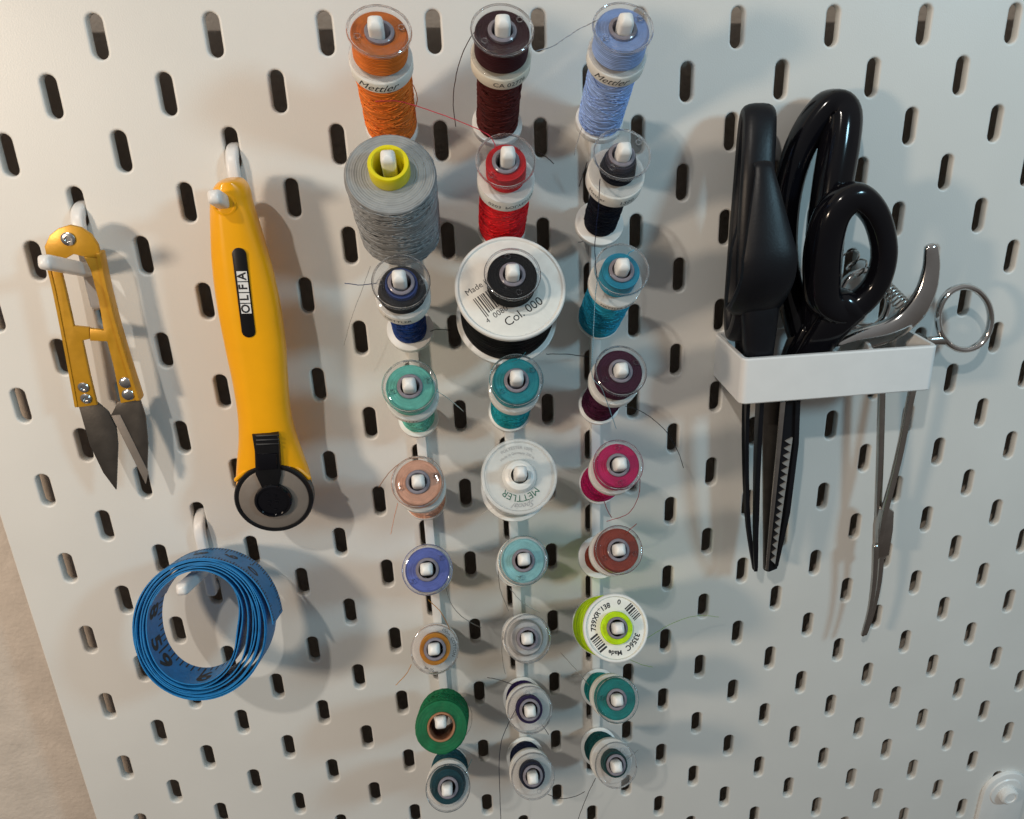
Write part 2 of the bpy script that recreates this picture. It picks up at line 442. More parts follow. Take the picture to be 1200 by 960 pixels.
def strands(r0, r1, s0, s1, color, seed, n=3, turns=6):
    """single crossing strands lying on top of a winding"""
    rnd = random.Random(seed); out = ([], [])
    for q in range(n):
        a0 = rnd.uniform(0, 6.28); ph = rnd.uniform(0, 2); sp = rnd.choice((-1, 1))*rnd.uniform(0.10, 0.22); pts = []
        N = int(turns*26)
        for i in range(N+1):
            th = a0+2*math.pi*turns*i/N; x = (ph+abs(sp)*(th-a0)*0.9) % 2.0; tri = 1-abs(x-1)
            s = s0+0.6+(s1-s0-1.2)*tri; r = r0+(r1-r0)*tri+0.20+0.12*math.sin(th*1.7+ph)
            pts.append(Vector((r*math.cos(th*(1 if sp > 0 else -1)), r*math.sin(th*(1 if sp > 0 else -1)), s)))
        out = join(out, sweep(pts, 0.17, n=5, upv=(0, 0, 1)))
    return out
def thread_tail(pts, c, parent, r=0.16):
    path = catmull([px(*p) for p in pts], 7)
    rnd = random.Random(len(pts)*13+int(pts[0][0]))
    path = [p+Vector((rnd.uniform(-.08, .08), rnd.uniform(-.08, .08), rnd.uniform(-.08, .08))) for p in path]
    v, f = sweep(path, r, n=5, upv=(0.3, -1, 0.1))
    return to_mesh('thread_tail', v, f, tm(c), parent, sharp=180)
def band_text(body, size, r, s, ang, flip=False, shear=0.0, turn=0.0):
    """lettering laid round a cylinder of radius r about local z, centred at angle ang (degrees)"""
    vs, fs = text2d(body, size, shear, flip)
    ct, st = math.cos(rad(turn)), math.sin(rad(turn)); out = []
    for v in vs:
        x, y = v.x*ct-v.y*st, v.x*st+v.y*ct
        a = rad(ang)+x/r; out.append((r*math.cos(a), r*math.sin(a), s+y))
    return out, fs
BOB_H = 11.5
def bobbin(c, k, color, rw, label, back=5.0, tails=(), spin=0, tilt=(0, 0), inner=None, printed=None, rims=((7.2, 200), (7.2, 20)), half=None):
    """clear flanged bobbin; its top lies `back` mm below the peg's tip"""
    rv = random.Random(c*100+k); tilt = (tilt[0]+rv.uniform(-2.2, 2.2), tilt[1]+rv.uniform(-2.2, 2.2)); spin = spin+rv.uniform(-25, 25)
    fr = peg_frame(c, k, back+BOB_H) @ Matrix.Rotation(rad(tilt[0]), 4, 'X') @ Matrix.Rotation(rad(tilt[1]), 4, 'Y') @ Matrix.Rotation(rad(spin), 4, 'Z')
    t = thing('bobbin', label, 'bobbin', fr, 'clear bobbins on the peg tips')
    R_ = 10.25
    for nm, s0, s1 in (('lower_flange', 0, 0.85), ('upper_flange', BOB_H-0.85, BOB_H)):
        v, f = lathe(ring_profile(4.75, R_, s0, s1, 0.3), 56, True)
        fl = to_mesh(nm, v, f, 'clear', t, local=True)
        if nm == 'upper_flange':
            v, f = lathe([(R_-0.75, s1-0.03), (R_-0.08, s1-0.03), (R_-0.02, s1+0.35), (R_-0.35, s1+0.6), (R_-0.7, s1+0.35)], 56, True)
            sub(to_mesh('rim', v, f, 'rimclear', t, local=True), fl)
            for rr, an in rims:
                v, f = lathe([(0.75, 0), (1.15, 0), (1.15, 0.22), (0.75, 0.22)], 18, True)
                m = T(rr*math.cos(rad(an)), rr*math.sin(rad(an)), s1+0.02)
                v = [m @ Vector(q) for q in v]
                sub(to_mesh('threading_hole_rim', v, f, 'rimclear', t, local=True), fl)
            if printed:
                for body, size, rr, an, flip, ink in printed:
                    vs, fs = text2d(body, size, 0, flip); out = []
                    for q in vs:
                        a = rad(an)+(-q.x if not flip else -q.x)/rr; r2 = rr+q.y
                        out.append((r2*math.cos(a), r2*math.sin(a), s1+0.03))
                    sub(to_mesh('lettering', out, fs, ink, t, local=True), fl)
    v, f = lathe([(3.45, 0.02), (4.7, 0.02), (4.7, BOB_H-0.02), (4.3, BOB_H+0.25), (3.6, BOB_H+0.25), (3.45, BOB_H)], 40, True)
    to_mesh('hub', v, f, 'hub', t, local=True)
    s1 = BOB_H-0.95 if not half else half
    v, f = winding(rw, rw if not half else rw*0.88, 0.95, s1, 4.76, c*9+k, 0.06, 0.14, 56)
    to_mesh('wound_thread', v, f, tm(color), t, local=True)
    if inner:
        v, f = winding(inner[1], inner[1], 1.1, BOB_H-0.92, 4.74, c*9+k+50, 0.05, 0.05, 48)
        to_mesh('inner_thread', v, f, tm(inner[0]), t, local=True)
    for pts, cc in tails: thread_tail(pts, cc, t)
    return t
def spool(c, k, color, rw, label, length=42.0, back=17.0, rtop=10.2, rbot=9.7, band=5.0, band_mat='paper', bot='spoolw', bot_h=3.0, text=None, tails=(), rw2=None, ridge=0.17):
    fr = peg_frame(c, k, back+length)
    t = thing('thread_spool', label, 'thread spool', fr, 'small thread spools on the pegs')
    v, f = lathe(ring_profile(3.5, rbot, 0, bot_h, 0.5), 56, True); to_mesh('bottom_flange', v, f, bot, t, local=True)
    v, f = lathe([(3.5, bot_h-0.02), (5.0, bot_h-0.02), (5.0, length-band+0.02), (3.5, length-band+0.02)], 32, True)
    to_mesh('core', v, f, 'spoolw', t, local=True)
    v, f = lathe(ring_profile(3.5, rtop, length-band, length, 0.5), 56, True)
    tb = to_mesh('label_band', v, f, band_mat, t, local=True)
    v, f = winding(rw, rw2 or rw, bot_h+0.1, length-band-0.1, 5.0, c*31+k*7+3, ridge, 0.30, 72)
    wt_ = to_mesh('wound_thread', v, f, tm(color), t, local=True)
    v, f = strands(rw, rw2 or rw, bot_h+0.1, length-band-0.1, color, c*17+k)
    sub(to_mesh('loose_strands', v, f, tm(tuple(min(0.9, q_*1.18+0.002) for q_ in color)), t, local=True, sharp=180), wt_)
    for tx in (text or ()):
        body, size, ang, flip, shear, turn = tx
        v, f = band_text(body, size, rtop+0.04, length-band/2, ang, flip, shear, turn)
        sub(to_mesh('lettering', v, f, 'ink', t, local=True, sharp=180), tb)
    for pts, cc in tails: thread_tail(pts, cc, t)
    return t

ORANGE = (0.74, 0.18, 0.022); MAROON = (0.072, 0.014, 0.013); LBLUE = (0.3, 0.44, 0.8); GREY = (0.25, 0.26, 0.265)
RED = (0.66, 0.009, 0.016); NAVY = (0.004, 0.005, 0.011); BLUE = (0.005, 0.036, 0.19); BLACK = (0.004, 0.004, 0.005)
TURQ = (0.014, 0.3, 0.46); MINT = (0.15, 0.56, 0.46); TEAL = (0.008, 0.29, 0.34); PLUM = (0.052, 0.008, 0.028)
PEACH = (0.78, 0.42, 0.29); MAGENTA = (0.55, 0.008, 0.11); PERI = (0.13, 0.18, 0.56); AQUA = (0.3, 0.64, 0.66)
RUST = (0.29, 0.048, 0.028); AMBER = (0.62, 0.25, 0.02); SILVER = (0.42, 0.42, 0.41); LIME = (0.55, 0.82, 0.006)
GREEN = (0.004, 0.115, 0.042); DTEAL = (0.007, 0.060, 0.078); VIOLET = (0.022, 0.01, 0.07); INK = (0.008, 0.012, 0.035)
SEA = (0.006, 0.23, 0.215); PINE = (0.006, 0.062, 0.062)
WISP = (0.30, 0.29, 0.27); CHAR = (0.030, 0.030, 0.033)

# --- rail beside the cutter
spool(0, 0, ORANGE, 9.1, 'orange thread spool with a white scripted label band', rtop=10.4, text=[('Mettler', 4.6, 258, False, 0.5, 0)],
      tails=[([(482, 96, 34), (487, 106, 34), (489, 118, 32), (485, 130, 30)], ORANGE)])
bobbin(0, 0, ORANGE, 8.9, 'clear bobbin full of orange thread', tilt=(-4, 3))
fr = peg_frame(0, 1, 53.0) @ T(0, -1.6, 0)
t = thing('thread_cone', 'large grey thread cone on a bright yellow core', 'thread cone', fr)
v, f = winding(14.9, 15.1, 0.4, 44.5, 6.4, 11, 0.20, 0.5, 96, 1.7); g = to_mesh('wound_thread', v, f, tm(GREY), t, local=True)
v, f = strands(14.95, 15.15, 0.4, 44.5, GREY, 77, 5, 9); sub(to_mesh('loose_strands', v, f, tm((0.30, 0.31, 0.315)), t, local=True, sharp=180), g)
v, f = lathe([(5.0, 0), (6.3, 0), (6.3, 44.0), (6.9, 45.2), (6.9, 50.8), (6.6, 51.4), (5.6, 51.4), (5.1, 50.6), (5.1, 20), (5.0, 10)], 48, True)
to_mesh('core', v, f, 'core', t, local=True)
vs, fs = [], []
for q in range(9):                                   # the coils that show on the cone's end
    r0 = 7.6+q*0.82
    pv, pf = lathe([(r0, 44.45), (r0+0.30, 44.62+0.05*(q % 3)), (r0+0.62, 44.45)], 72)
    vs, fs = join((vs, fs), (pv, pf))
to_mesh('end_coils', vs, fs, tm(GREY), t, local=True)
thread_tail([(434, 312, 18), (424, 340, 20), (412, 372, 22), (403, 405, 20)], WISP, t, 0.10)
spool(0, 2, BLUE, 6.6, 'blue thread spool with wide white flanges beneath the smoky bobbin', rbot=9.6, rtop=10.0, band=6.5,
      tails=[([(501, 390, 14), (512, 386, 14), (527, 387, 8)], CHAR)], text=[('METTLER', 2.6, 255, False, 0, 0)])
bobbin(0, 2, CHAR, 8.7, 'clear bobbin of smoky black thread with a blue inner ring', inner=((0.03, 0.06, 0.22), 5.7), half=7.5,
       tails=[([(404, 332, 50), (422, 334, 51), (441, 332, 53)], (0.02, 0.04, 0.12))])
spool(0, 3, MINT, 6.7, 'mint green thread spool under its matching bobbin', rbot=8.6, band=4.5, tails=(), text=[('1147', 2.6, 265, False, 0, 0)])
bobbin(0, 3, MINT, 8.8, 'clear bobbin full of mint green thread', tails=[([(511, 458, 50), (524, 466, 50), (543, 482, 44)], (0.45, 0.52, 0.48))])
spool(0, 4, PEACH, 8.6, 'peach thread spool under the peach bobbin', rbot=9.4, tails=[([(466, 590, 30), (462, 606, 28), (458, 626, 25)], PEACH)])
bobbin(0, 4, PEACH, 8.9, 'clear bobbin full of pale peach thread', tails=[([(496, 537, 50), (478, 538, 47), (458, 552, 42), (444, 571, 36)], (0.35, 0.18, 0.10))])
spool(0, 5, PERI, 8.0, 'periwinkle blue thread spool behind the blue bobbin', rbot=9.2, tails=())
bobbin(0, 5, PERI, 8.9, 'clear bobbin full of periwinkle blue thread',
       tails=[([(523, 690, 46), (529, 708, 40), (543, 724, 30), (564, 736, 22)], WISP), ([(502, 703, 48), (517, 718, 44), (528, 740, 40), (532, 753, 38)], AMBER)])
spool(0, 6, AMBER, 7.5, 'amber thread spool behind the printed clear bobbin', rbot=9.0)
bobbin(0, 6, AMBER, 6.5, 'clear bobbin with a narrow amber ring and black print',
       printed=[('100m  COTTON', 1.9, 8.3, 20, False, 'ink'), ('50 wt', 1.8, 8.3, 250, False, 'ink')], rims=(),
       tails=[([(482, 779, 46), (476, 790, 44), (464, 803, 40)], AMBER)])
fr = peg_frame(0, 7, 46.0) @ T(0, -2.2, 0)
t = thing('thread_cone', 'green thread tube on a brown cardboard core', 'thread cone', fr)
v, f = winding(11.9, 11.2, 0.3, 41.0, 6.25, 71, 0.10, 0.25, 80, 1.2); g = to_mesh('wound_thread', v, f, tm(GREEN), t, local=True)
v, f = strands(11.9, 11.2, 0.4, 40.5, GREEN, 78, 6, 8); sub(to_mesh('loose_strands', v, f, tm((0.006, 0.16, 0.06)), t, local=True, sharp=180), g)
v, f = lathe([(5.2, 0), (6.2, 0), (6.2, 41.6), (6.0, 41.9), (5.4, 41.9), (5.2, 41.6)], 48, True); to_mesh('cardboard_core', v, f, 'card', t, local=True)
thread_tail([(543, 815, 34), (552, 832, 34), (552, 850, 36), (546, 862, 40)], WISP, t, 0.10)
spool(0, 8, DTEAL, 9.0, 'dark petrol thread spool below the green thread tube', rbot=9.4)
bobbin(0, 8, DTEAL, 8.5, 'clear bobbin of dark petrol thread below the green tube', half=9.0, tails=[([(545, 908, 44), (549, 898, 46), (553, 890, 46)], (0.06, 0.16, 0.18))])

# --- middle rail
spool(1, 0, MAROON, 7.6, 'dark brown-maroon thread spool with a cream label band', rbot=9.6, band_mat='cream', text=[('CA 02776', 2.9, 284, False, 0, 0)])
bobbin(1, 0, (0.045, 0.012, 0.016), 8.9, 'clear bobbin full of dark maroon thread',
       tails=[([(563, 30, 52), (548, 50, 50), (536, 82, 44), (531, 118, 38), (534, 148, 34)], (0.06, 0.03, 0.03))])
spool(1, 1, RED, 9.0, 'red thread spool with a broad white label band', rbot=9.6, band=6.5, text=[('0503  POLYESTER', 2.5, 282, True, 0, 180)])
bobbin(1, 1, RED, 6.9, 'clear bobbin holding a narrow ring of red thread', tilt=(2, -2),
       tails=[([(440, 119, 44), (468, 119, 44), (505, 130, 46), (545, 145, 49), (572, 158, 51), (581, 172, 52)], (0.50, 0.03, 0.06)),
              ([(630, 178, 50), (640, 184, 44), (649, 192, 38)], (0.04, 0.02, 0.02))])
fr = peg_frame(1, 2, 50.5)
t = thing('thread_spool', 'large white spool of black thread with a barcode label', 'thread spool', fr)
BL = 34.0
v, f = lathe(ring_profile(3.8, 20.6, 0, 2.2, 0.6), 72, True); to_mesh('bottom_flange', v, f, 'spoolw', t, local=True)
v, f = lathe([(3.8, BL-2.6), (19.8, BL-2.6), (20.7, BL-1.9), (20.7, BL-0.3), (20.3, BL+0.2), (19.6, BL+0.2), (19.1, BL-0.5), (3.8, BL-0.5)], 72, True)
tf = to_mesh('top_flange', v, f, 'spoolw', t, local=True)
v, f = winding(18.6, 18.6, 2.3, BL-2.7, 3.8, 5, 0.10, 0.25, 96); to_mesh('wound_thread', v, f, tm(BLACK), t, local=True)
v, f = lathe(ring_profile(3.9, 18.9, BL-0.48, BL-0.34, 0.03), 72, True); lb = sub(to_mesh('paper_label', v, f, 'paper', t, local=True), tf)
ZL = BL-0.31
def on_label(cx, cy, ang):
    ca, sa = math.cos(rad(ang)), math.sin(rad(ang))
    return lambda x, y: (cx+x*ca-y*sa, cy+x*sa+y*ca, ZL)
LA = 31
for body, size, cx, cy, ink in (('Made in', 3.3, -12.2, 1.0, 'ink'), ('Col. 000', 4.8, 4.0, -9.9, 'ink'), ('0080', 3.1, -4.6, -9.4, 'ink'), ('4', 2.8, -9.4, -12.6, 'ink')):
    v, f = place2d(text2d(body, size), on_label(cx, cy, LA)); to_mesh('lettering', v, f, ink, t, local=True)
rs = []; x = 0.0; rnd = random.Random(4)
while x < 10.5:
    wd = rnd.choice((0.35, 0.55, 0.9)); rs.append((x-5, x-5+wd, -4.2+(0.0 if x > 1.2 else -1.0), 3.4)); x += wd+rnd.choice((0.3, 0.45, 0.7))
v, f = place2d(rects2d(rs), on_label(-8.3, -4.3, LA)); to_mesh('barcode', v, f, 'ink', t, local=True)
thread_tail([(640, 415, 22), (662, 415, 16), (688, 418, 6)], CHAR, t, 0.18)
bobbin(1, 2, BLACK, 8.9, 'clear bobbin full of black thread on the large spool', tails=[([(628, 357, 46), (642, 353, 44), (658, 350, 40)], CHAR)], rims=((7.2, 115), (7.2, 300)))
spool(1, 3, TEAL, 8.2, 'teal thread spool below the large barcode spool', rbot=9.4, tails=())
bobbin(1, 3, TEAL, 8.8, 'clear bobbin full of bright teal thread', tails=[([(600, 424, 52), (608, 421, 50), (616, 413, 46)], (0.05, 0.20, 0.23))])
fr = peg_frame(1, 4, 46.0)
t = thing('thread_spool', 'wide clear spool of white thread with green lettering', 'thread spool', fr)
v, f = lathe(ring_profile(3.8, 15.0, 0, 1.8, 0.4), 64, True); to_mesh('bottom_flange', v, f, 'spoolw', t, local=True)
v, f = winding(13.2, 13.2, 1.9, 32.0, 3.9, 21, 0.10, 0.2, 72); to_mesh('wound_thread', v, f, tm((0.70, 0.70, 0.67)), t, local=True)
v, f = lathe([(3.9, 32.3), (15.2, 32.3), (15.4, 32.8), (15.4, 34.6), (15.0, 35.0), (14.2, 35.0), (13.7, 33.7), (3.9, 33.7)], 72, True)
tf = to_mesh('top_flange', v, f, 'frost', t, local=True)
v, f = lathe([(3.5, 33.8), (6.9, 33.86), (6.6, 35.6), (5.9, 37.0), (4.6, 37.6), (3.5, 37.4)], 48, True); to_mesh('hub', v, f, 'spoolw', t, local=True)
def arc_text(body, size, rr, an, flipr=False, shear=0):
    vs, fs = text2d(body, size, shear); out = []
    for q in vs:
        if flipr: a = rad(an)+q.x/rr; r2 = rr-q.y
        else: a = rad(an)-q.x/rr; r2 = rr+q.y
        out.append((r2*math.cos(a), r2*math.sin(a), 33.76))
    return out, fs
for body, size, rr, an, ink, sh in (('METTLER', 3.9, 8.8, 270, 'greenink', 0), ('Special', 3.2, 11.9, 275, 'greyink', 0.5), ('POLYESTER 100%', 1.8, 11.8, 90, 'greyink', 0), ('Made in Germany 200 m', 1.5, 9.6, 90, 'greyink', 0)):
    v, f = arc_text(body, size, rr, an, False, sh); to_mesh('lettering', v, f, ink, t, local=True)
thread_tail([(561, 606, 34), (572, 598, 38), (590, 594, 42), (612, 598, 44)], (0.6, 0.6, 0.58), t, 0.10)
spool(1, 5, AQUA, 8.6, 'pale aqua thread spool mostly covered by the aqua bobbin', rbot=10.0, rtop=10.6, tails=())
bobbin(1, 5, AQUA, 8.9, 'clear bobbin full of pale aqua thread', tails=[([(584, 668, 40), (586, 690, 36), (596, 716, 30)], WISP), ([(598, 690, 44), (612, 706, 32), (632, 718, 22)], (0.5, 0.5, 0.48))], rims=((7.2, 240),))
spool(1, 6, SILVER, 8.0, 'silver grey thread spool behind the grey bobbin', rbot=9.0)
bobbin(1, 6, SILVER, 8.0, 'clear bobbin wound with silver grey thread', half=8.0, tails=[([(590, 740, 46), (588, 765, 42), (592, 790, 40)], WISP)], rims=())
spool(1, 7, VIOLET, 8.2, 'dark violet thread spool with white flange below the grey bobbin', rbot=10.0,
      tails=[([(600, 802, 26), (586, 797, 26), (571, 794, 24)], CHAR)])
bobbin(1, 7, VIOLET, 5.9, 'clear printed bobbin with a narrow violet ring', rims=((7.2, 70),), printed=[('8840', 2.0, 8.4, 270, False, 'greyink')],
       tails=[([(604, 832, 48), (594, 852, 46), (587, 872, 42), (585, 905, 38), (587, 962, 34)], INK), ([(632, 845, 48), (637, 852, 47), (643, 861, 46)], INK)])
spool(1, 8, INK, 7.8, 'inky navy thread spool with white flange at the rail foot', rbot=9.9)
bobbin(1, 8, INK, 5.9, 'clear bobbin with a narrow inky navy ring at the rail foot', rims=((7.2, 270),),
       tails=[([(642, 931, 46), (656, 936, 44), (672, 934, 38), (685, 928, 30)], CHAR)])

# --- rail beside the scissors
spool(2, 0, LBLUE, 8.3, 'light blue thread spool with a white label band', rbot=9.4, text=[('Mettler', 4.2, 250, False, 0.5, 0)],
      tails=[([(682, 150, 20), (676, 168, 16), (673, 182, 14)], (0.5, 0.5, 0.5)), ([(688, 190, 12), (684, 202, 10), (679, 218, 6)], CHAR)])
bobbin(2, 0, LBLUE, 9.0, 'clear bobbin full of light blue thread', tails=[([(700, 24, 52), (676, 36, 50), (648, 54, 50), (628, 60, 52)], (0.30, 0.32, 0.36))])
spool(2, 1, NAVY, 6.5, 'black-navy thread spool with broad white flanges', rbot=10.0, rtop=10.5, band=6.5, text=[('1250', 3.0, 288, True, 0, 180), ('Mettler', 2.6, 222, False, 0, 0)],
      tails=[([(678, 284, 12), (690, 282, 12), (700, 279, 12)], CHAR)])
bobbin(2, 1, NAVY, 6.6, 'clear bobbin with a small black-navy winding', half=8.0, rims=((6.5, 255), (8.0, 60)), inner=((0.06, 0.055, 0.075), 5.2),
       tails=[([(703, 210, 54), (701, 245, 56), (697, 290, 56), (700, 328, 55)], INK)])
spool(2, 2, TURQ, 8.8, 'turquoise blue thread spool', rbot=9.3, bot_h=1.2, band=4.0, text=[('METTLER 2126', 2.2, 270, False, 0, 0)])
bobbin(2, 2, TURQ, 7.0, 'clear bobbin of turquoise blue thread', rims=(), tails=[([(700, 328, 55), (697, 355, 54), (695, 400, 52), (694, 440, 50), (705, 455, 54), (713, 476, 50), (722, 502, 42)], (0.18, 0.34, 0.42)), ([(733, 302, 54), (738, 296, 54), (743, 293, 53)], TURQ)])
spool(2, 3, PLUM, 7.7, 'deep plum thread spool', rbot=9.2, bot_h=2.0)
bobbin(2, 3, PLUM, 8.8, 'clear bobbin full of deep plum thread', tails=[([(733, 476, 46), (755, 484, 42), (780, 505, 34), (794, 528, 28), (801, 548, 24)], CHAR)])
spool(2, 4, MAGENTA, 8.4, 'magenta thread spool under its matching bobbin', rbot=9.4, bot_h=1.8)
bobbin(2, 4, MAGENTA, 8.8, 'clear bobbin full of magenta thread', rims=((7.2, 80), (7.2, 265)),
       tails=[([(750, 562, 48), (748, 582, 46), (736, 602, 42), (711, 611, 38)], (0.30, 0.03, 0.04)), ([(708, 588, 46), (712, 598, 44), (717, 607, 40)], (0.30, 0.03, 0.04))])
spool(2, 5, RUST, 7.0, 'rust brown thread spool with wide white flanges', rbot=10.2)
bobbin(2, 5, RUST, 9.0, 'clear bobbin full of rust brown thread', rims=((7.2, 200), (7.2, 340)), tails=[([(733, 626, 50), (739, 620, 49), (746, 614, 47)], RUST)])
fr = peg_frame(2, 6, 53.5)
t = thing('thread_spool', 'wide spool of neon lime thread with a printed end', 'thread spool', fr)
LL = 45.5
v, f = lathe(ring_profile(3.8, 14.3, 0, 1.4, 0.4), 64, True); to_mesh('bottom_flange', v, f, 'frost', t, local=True)
v, f = winding(13.7, 13.7, 1.5, LL-2.8, 3.9, 33, 0.16, 0.3, 90, 1.6); to_mesh('wound_thread', v, f, tm(LIME), t, local=True)
v, f = lathe([(3.9, LL-2.7), (14.3, LL-2.7), (14.6, LL-2.3), (14.6, LL-0.4), (14.2, LL), (13.5, LL), (13.1, LL-1.2), (3.9, LL-1.2)], 72, True)
tf = to_mesh('top_flange', v, f, 'spoolw', t, local=True)
v, f = lathe(ring_profile(4.6, 12.9, LL-1.18, LL-1.06, 0.03), 64, True); sub(to_mesh('paper_label', v, f, 'paper', t, local=True), tf)
v, f = winding(7.1, 6.9, LL-1.0, LL+2.4, 4.7, 34, 0.10, 0.1, 56); to_mesh('inner_thread', v, f, tm(LIME), t, local=True)
v, f = lathe([(3.5, LL-1.1), (4.65, LL-1.1), (4.65, LL+3.2), (4.2, LL+3.5), (3.6, LL+3.4)], 40, True); to_mesh('hub', v, f, 'hub', t, local=True)
def lime_arc(body, size, rr, an):
    vs, fs = text2d(body, size, bold=0.03); out = []
    for q in vs:
        a = rad(an)-q.x/rr; r2 = rr+q.y; out.append((r2*math.cos(a), r2*math.sin(a), LL-1.02))
    return out, fs
for body, size, rr, an in (('739XR*138', 3.1, 9.9, 140), ('3356C', 3.2, 10.0, 316), ('Made', 2.8, 10.6, 262), ('0', 3.0, 11.0, 75)):
    v, f = lime_arc(body, size, rr, an); to_mesh('lettering', v, f, 'ink', t, local=True)
for ang, rr in ((212, 10.0), (35, 10.4)):
    rs = []; x = -3.4
    while x < 3.4:
        wd = rnd.choice((0.4, 0.6, 0.9)); rs.append((x, x+wd, -2.2, 2.2)); x += wd+rnd.choice((0.3, 0.5))
    ca, sa = math.cos(rad(ang)), math.sin(rad(ang))
    v, f = place2d(rects2d(rs), lambda x, y: ((rr+y*0.9)*ca-x*sa, (rr+y*0.9)*sa+x*ca, LL-1.02)); to_mesh('barcode', v, f, 'ink', t, local=True)
thread_tail([(752, 752, 44), (785, 732, 36), (815, 722, 28), (842, 723, 18)], (0.22, 0.40, 0.02), t, 0.10)
thread_tail([(735, 772, 44), (752, 779, 40), (765, 782, 36)], (0.22, 0.40, 0.02), t, 0.10)
spool(2, 7, SEA, 7.8, 'sea green thread spool with a white flange', rbot=9.6)
bobbin(2, 7, SEA, 9.0, 'clear bobbin full of sea green thread', rims=((7.2, 150),), tails=[([(690, 803, 30), (676, 786, 30), (657, 765, 24)], WISP)])
spool(2, 8, PINE, 8.0, 'dark pine green thread spool with a white flange', rbot=9.9)
bobbin(2, 8, PINE, 5.8, 'clear bobbin with a narrow pine green ring', rims=((7.2, 80),),
       tails=[([(698, 912, 46), (690, 928, 42), (683, 945, 38), (676, 964, 34)], CHAR), ([(735, 890, 46), (742, 884, 44), (748, 879, 42)], WISP)])

# ------------------------------------------------------------------ hooks on the left
def hook(x, z0, label):
    t = thing('pegboard_hook', label, 'hook', T(x, 0, z0), 'small white hooks')
    prof = [(x, 5.5, z0-0.5), (x, 2.0, z0-1.0), (x, -1.2, z0-3.0), (x, -2.6, z0-7.0), (x, -2.6, z0-14), (x, -2.6, z0-30), (x, -2.6, z0-38)]
    path = catmull(prof, 5)
    v, f = sweep(path, 2.3, 2.2, e=4, n=16, upv=(0, -1, 0.3)); to_mesh('back_strip', v, f, 'hook', t)
    a = Vector((x, -2.0, z0-24.5)); b = Vector((x, -35.0, z0-13.2))
    path = [a+(b-a)*(q/8) for q in range(9)]
    v, f = sweep(path, 2.45, 2.6, e=4, n=16, upv=(0, 0, 1)); to_mesh('prong', v, f, 'hook', t)
    v, f = box(x-2.2, x+2.2, -0.5, 7.5, z0-39.5, z0-35.5, 0.5); to_mesh('clip', v, f, 'hook', t)
hook(-20.0, -60.0, 'white plastic hook holding the thread snips')
hook(40.0, -40.0, 'white plastic hook holding the rotary cutter')
hook(0.0, -200.0, 'white plastic hook holding the blue tape measure')

# ------------------------------------------------------------------ thread snips
D = 13.0
t = thing('thread_snips', 'gold-painted thread snips with pointed dark steel blades', 'scissors', T(*px(95, 262, D)))
def pl(pts, d, th, b=0.0): return plate([px(u, v, d) for u, v in pts], (0, -th, 0), b)
head = [(57, 302), (54, 288), (60, 275), (70, 267), (83, 263), (96, 266), (108, 274), (116, 286), (120, 302)]
larm = head[:1]+[(66, 340), (80, 410), (92, 476), (115, 473), (107, 440), (98, 398), (107, 396), (106, 383), (88, 381), (80, 345), (73, 316), (72, 306)]
rarm = [(120, 302), (128, 335), (138, 375), (153, 425), (165, 467), (143, 471), (135, 430), (127, 399), (107, 398), (107, 384), (123, 386), (117, 350), (108, 316), (100, 300)]
v, f = pl(head+[(100, 300), (88, 297), (72, 306)], D, 1.6, 0.35); h_ = to_mesh('spring_head', v, f, 'brass', t)
v, f = pl(larm, D+0.05, 1.6, 0.3); to_mesh('handle', v, f, 'brass', t)
v, f = pl(rarm, D+0.05, 1.6, 0.3); to_mesh('handle', v, f, 'brass', t)
ridge = catmull([px(u, v, D-0.5) for u, v in ((118, 296), (125, 330), (136, 375), (150, 422), (164, 466))], 6)
v, f = sweep(ridge, 0.8, 3.0, e=6, n=8); to_mesh('side_flange', v, f, 'brass', t)
ridge = catmull([px(u, v, D-0.5) for u, v in ((58, 304), (67, 342), (80, 408), (92, 474))], 6)
v, f = sweep(ridge, 0.7, 2.6, e=6, n=8); to_mesh('side_flange', v, f, 'brass', t)
lb = [(93, 474), (114, 470), (128, 482), (137, 500), (139, 520), (137, 573), (122, 553), (106, 520)]
rb_ = [(139, 470), (164, 465), (171, 487), (174, 520), (173, 552), (171, 566), (156, 530), (140, 498), (131, 486)]
v, f = pl(lb, D-1.0, 1.1, 0.25); to_mesh('blade', v, f, 'darksteel', t)
v, f = pl(rb_, D-1.0, 1.1, 0.25); rbl = to_mesh('blade', v, f, 'darksteel', t)
v, f = pl([(131, 487), (141, 486), (174, 553), (171, 567)], D+0.12, 0.25, 0.05); sub(to_mesh('ground_edge', v, f, 'steel', t), rbl)
def rivet(u, v_, r, d, mat='zinc', parent=None, hole=False):
    p = px(u, v_, d); m = Matrix.Translation(p) @ Matrix.Rotation(rad(90), 4, 'X')
    pr = [(0.05, 0.9), (r*0.5, 0.85), (r*0.85, 0.6), (r, 0.25), (r, -0.6)] if not hole else [(0.05, 0.2), (r*0.4, 0.2), (r*0.45, 0.8), (r*0.8, 0.75), (r, 0.4), (r, -0.6)]
    return to_mesh('rivet', *xform(m, lathe(pr, 24)), mat, parent)
for u, v_, r, hl in ((80, 280, 2.5, True), (98, 454, 2.1, True), (101, 467, 2.1, True), (147, 448.5, 2.35, False), (150, 462.5, 2.35, False)):
    rivet(u, v_, r, D+1.7, 'zinc', t, hl)

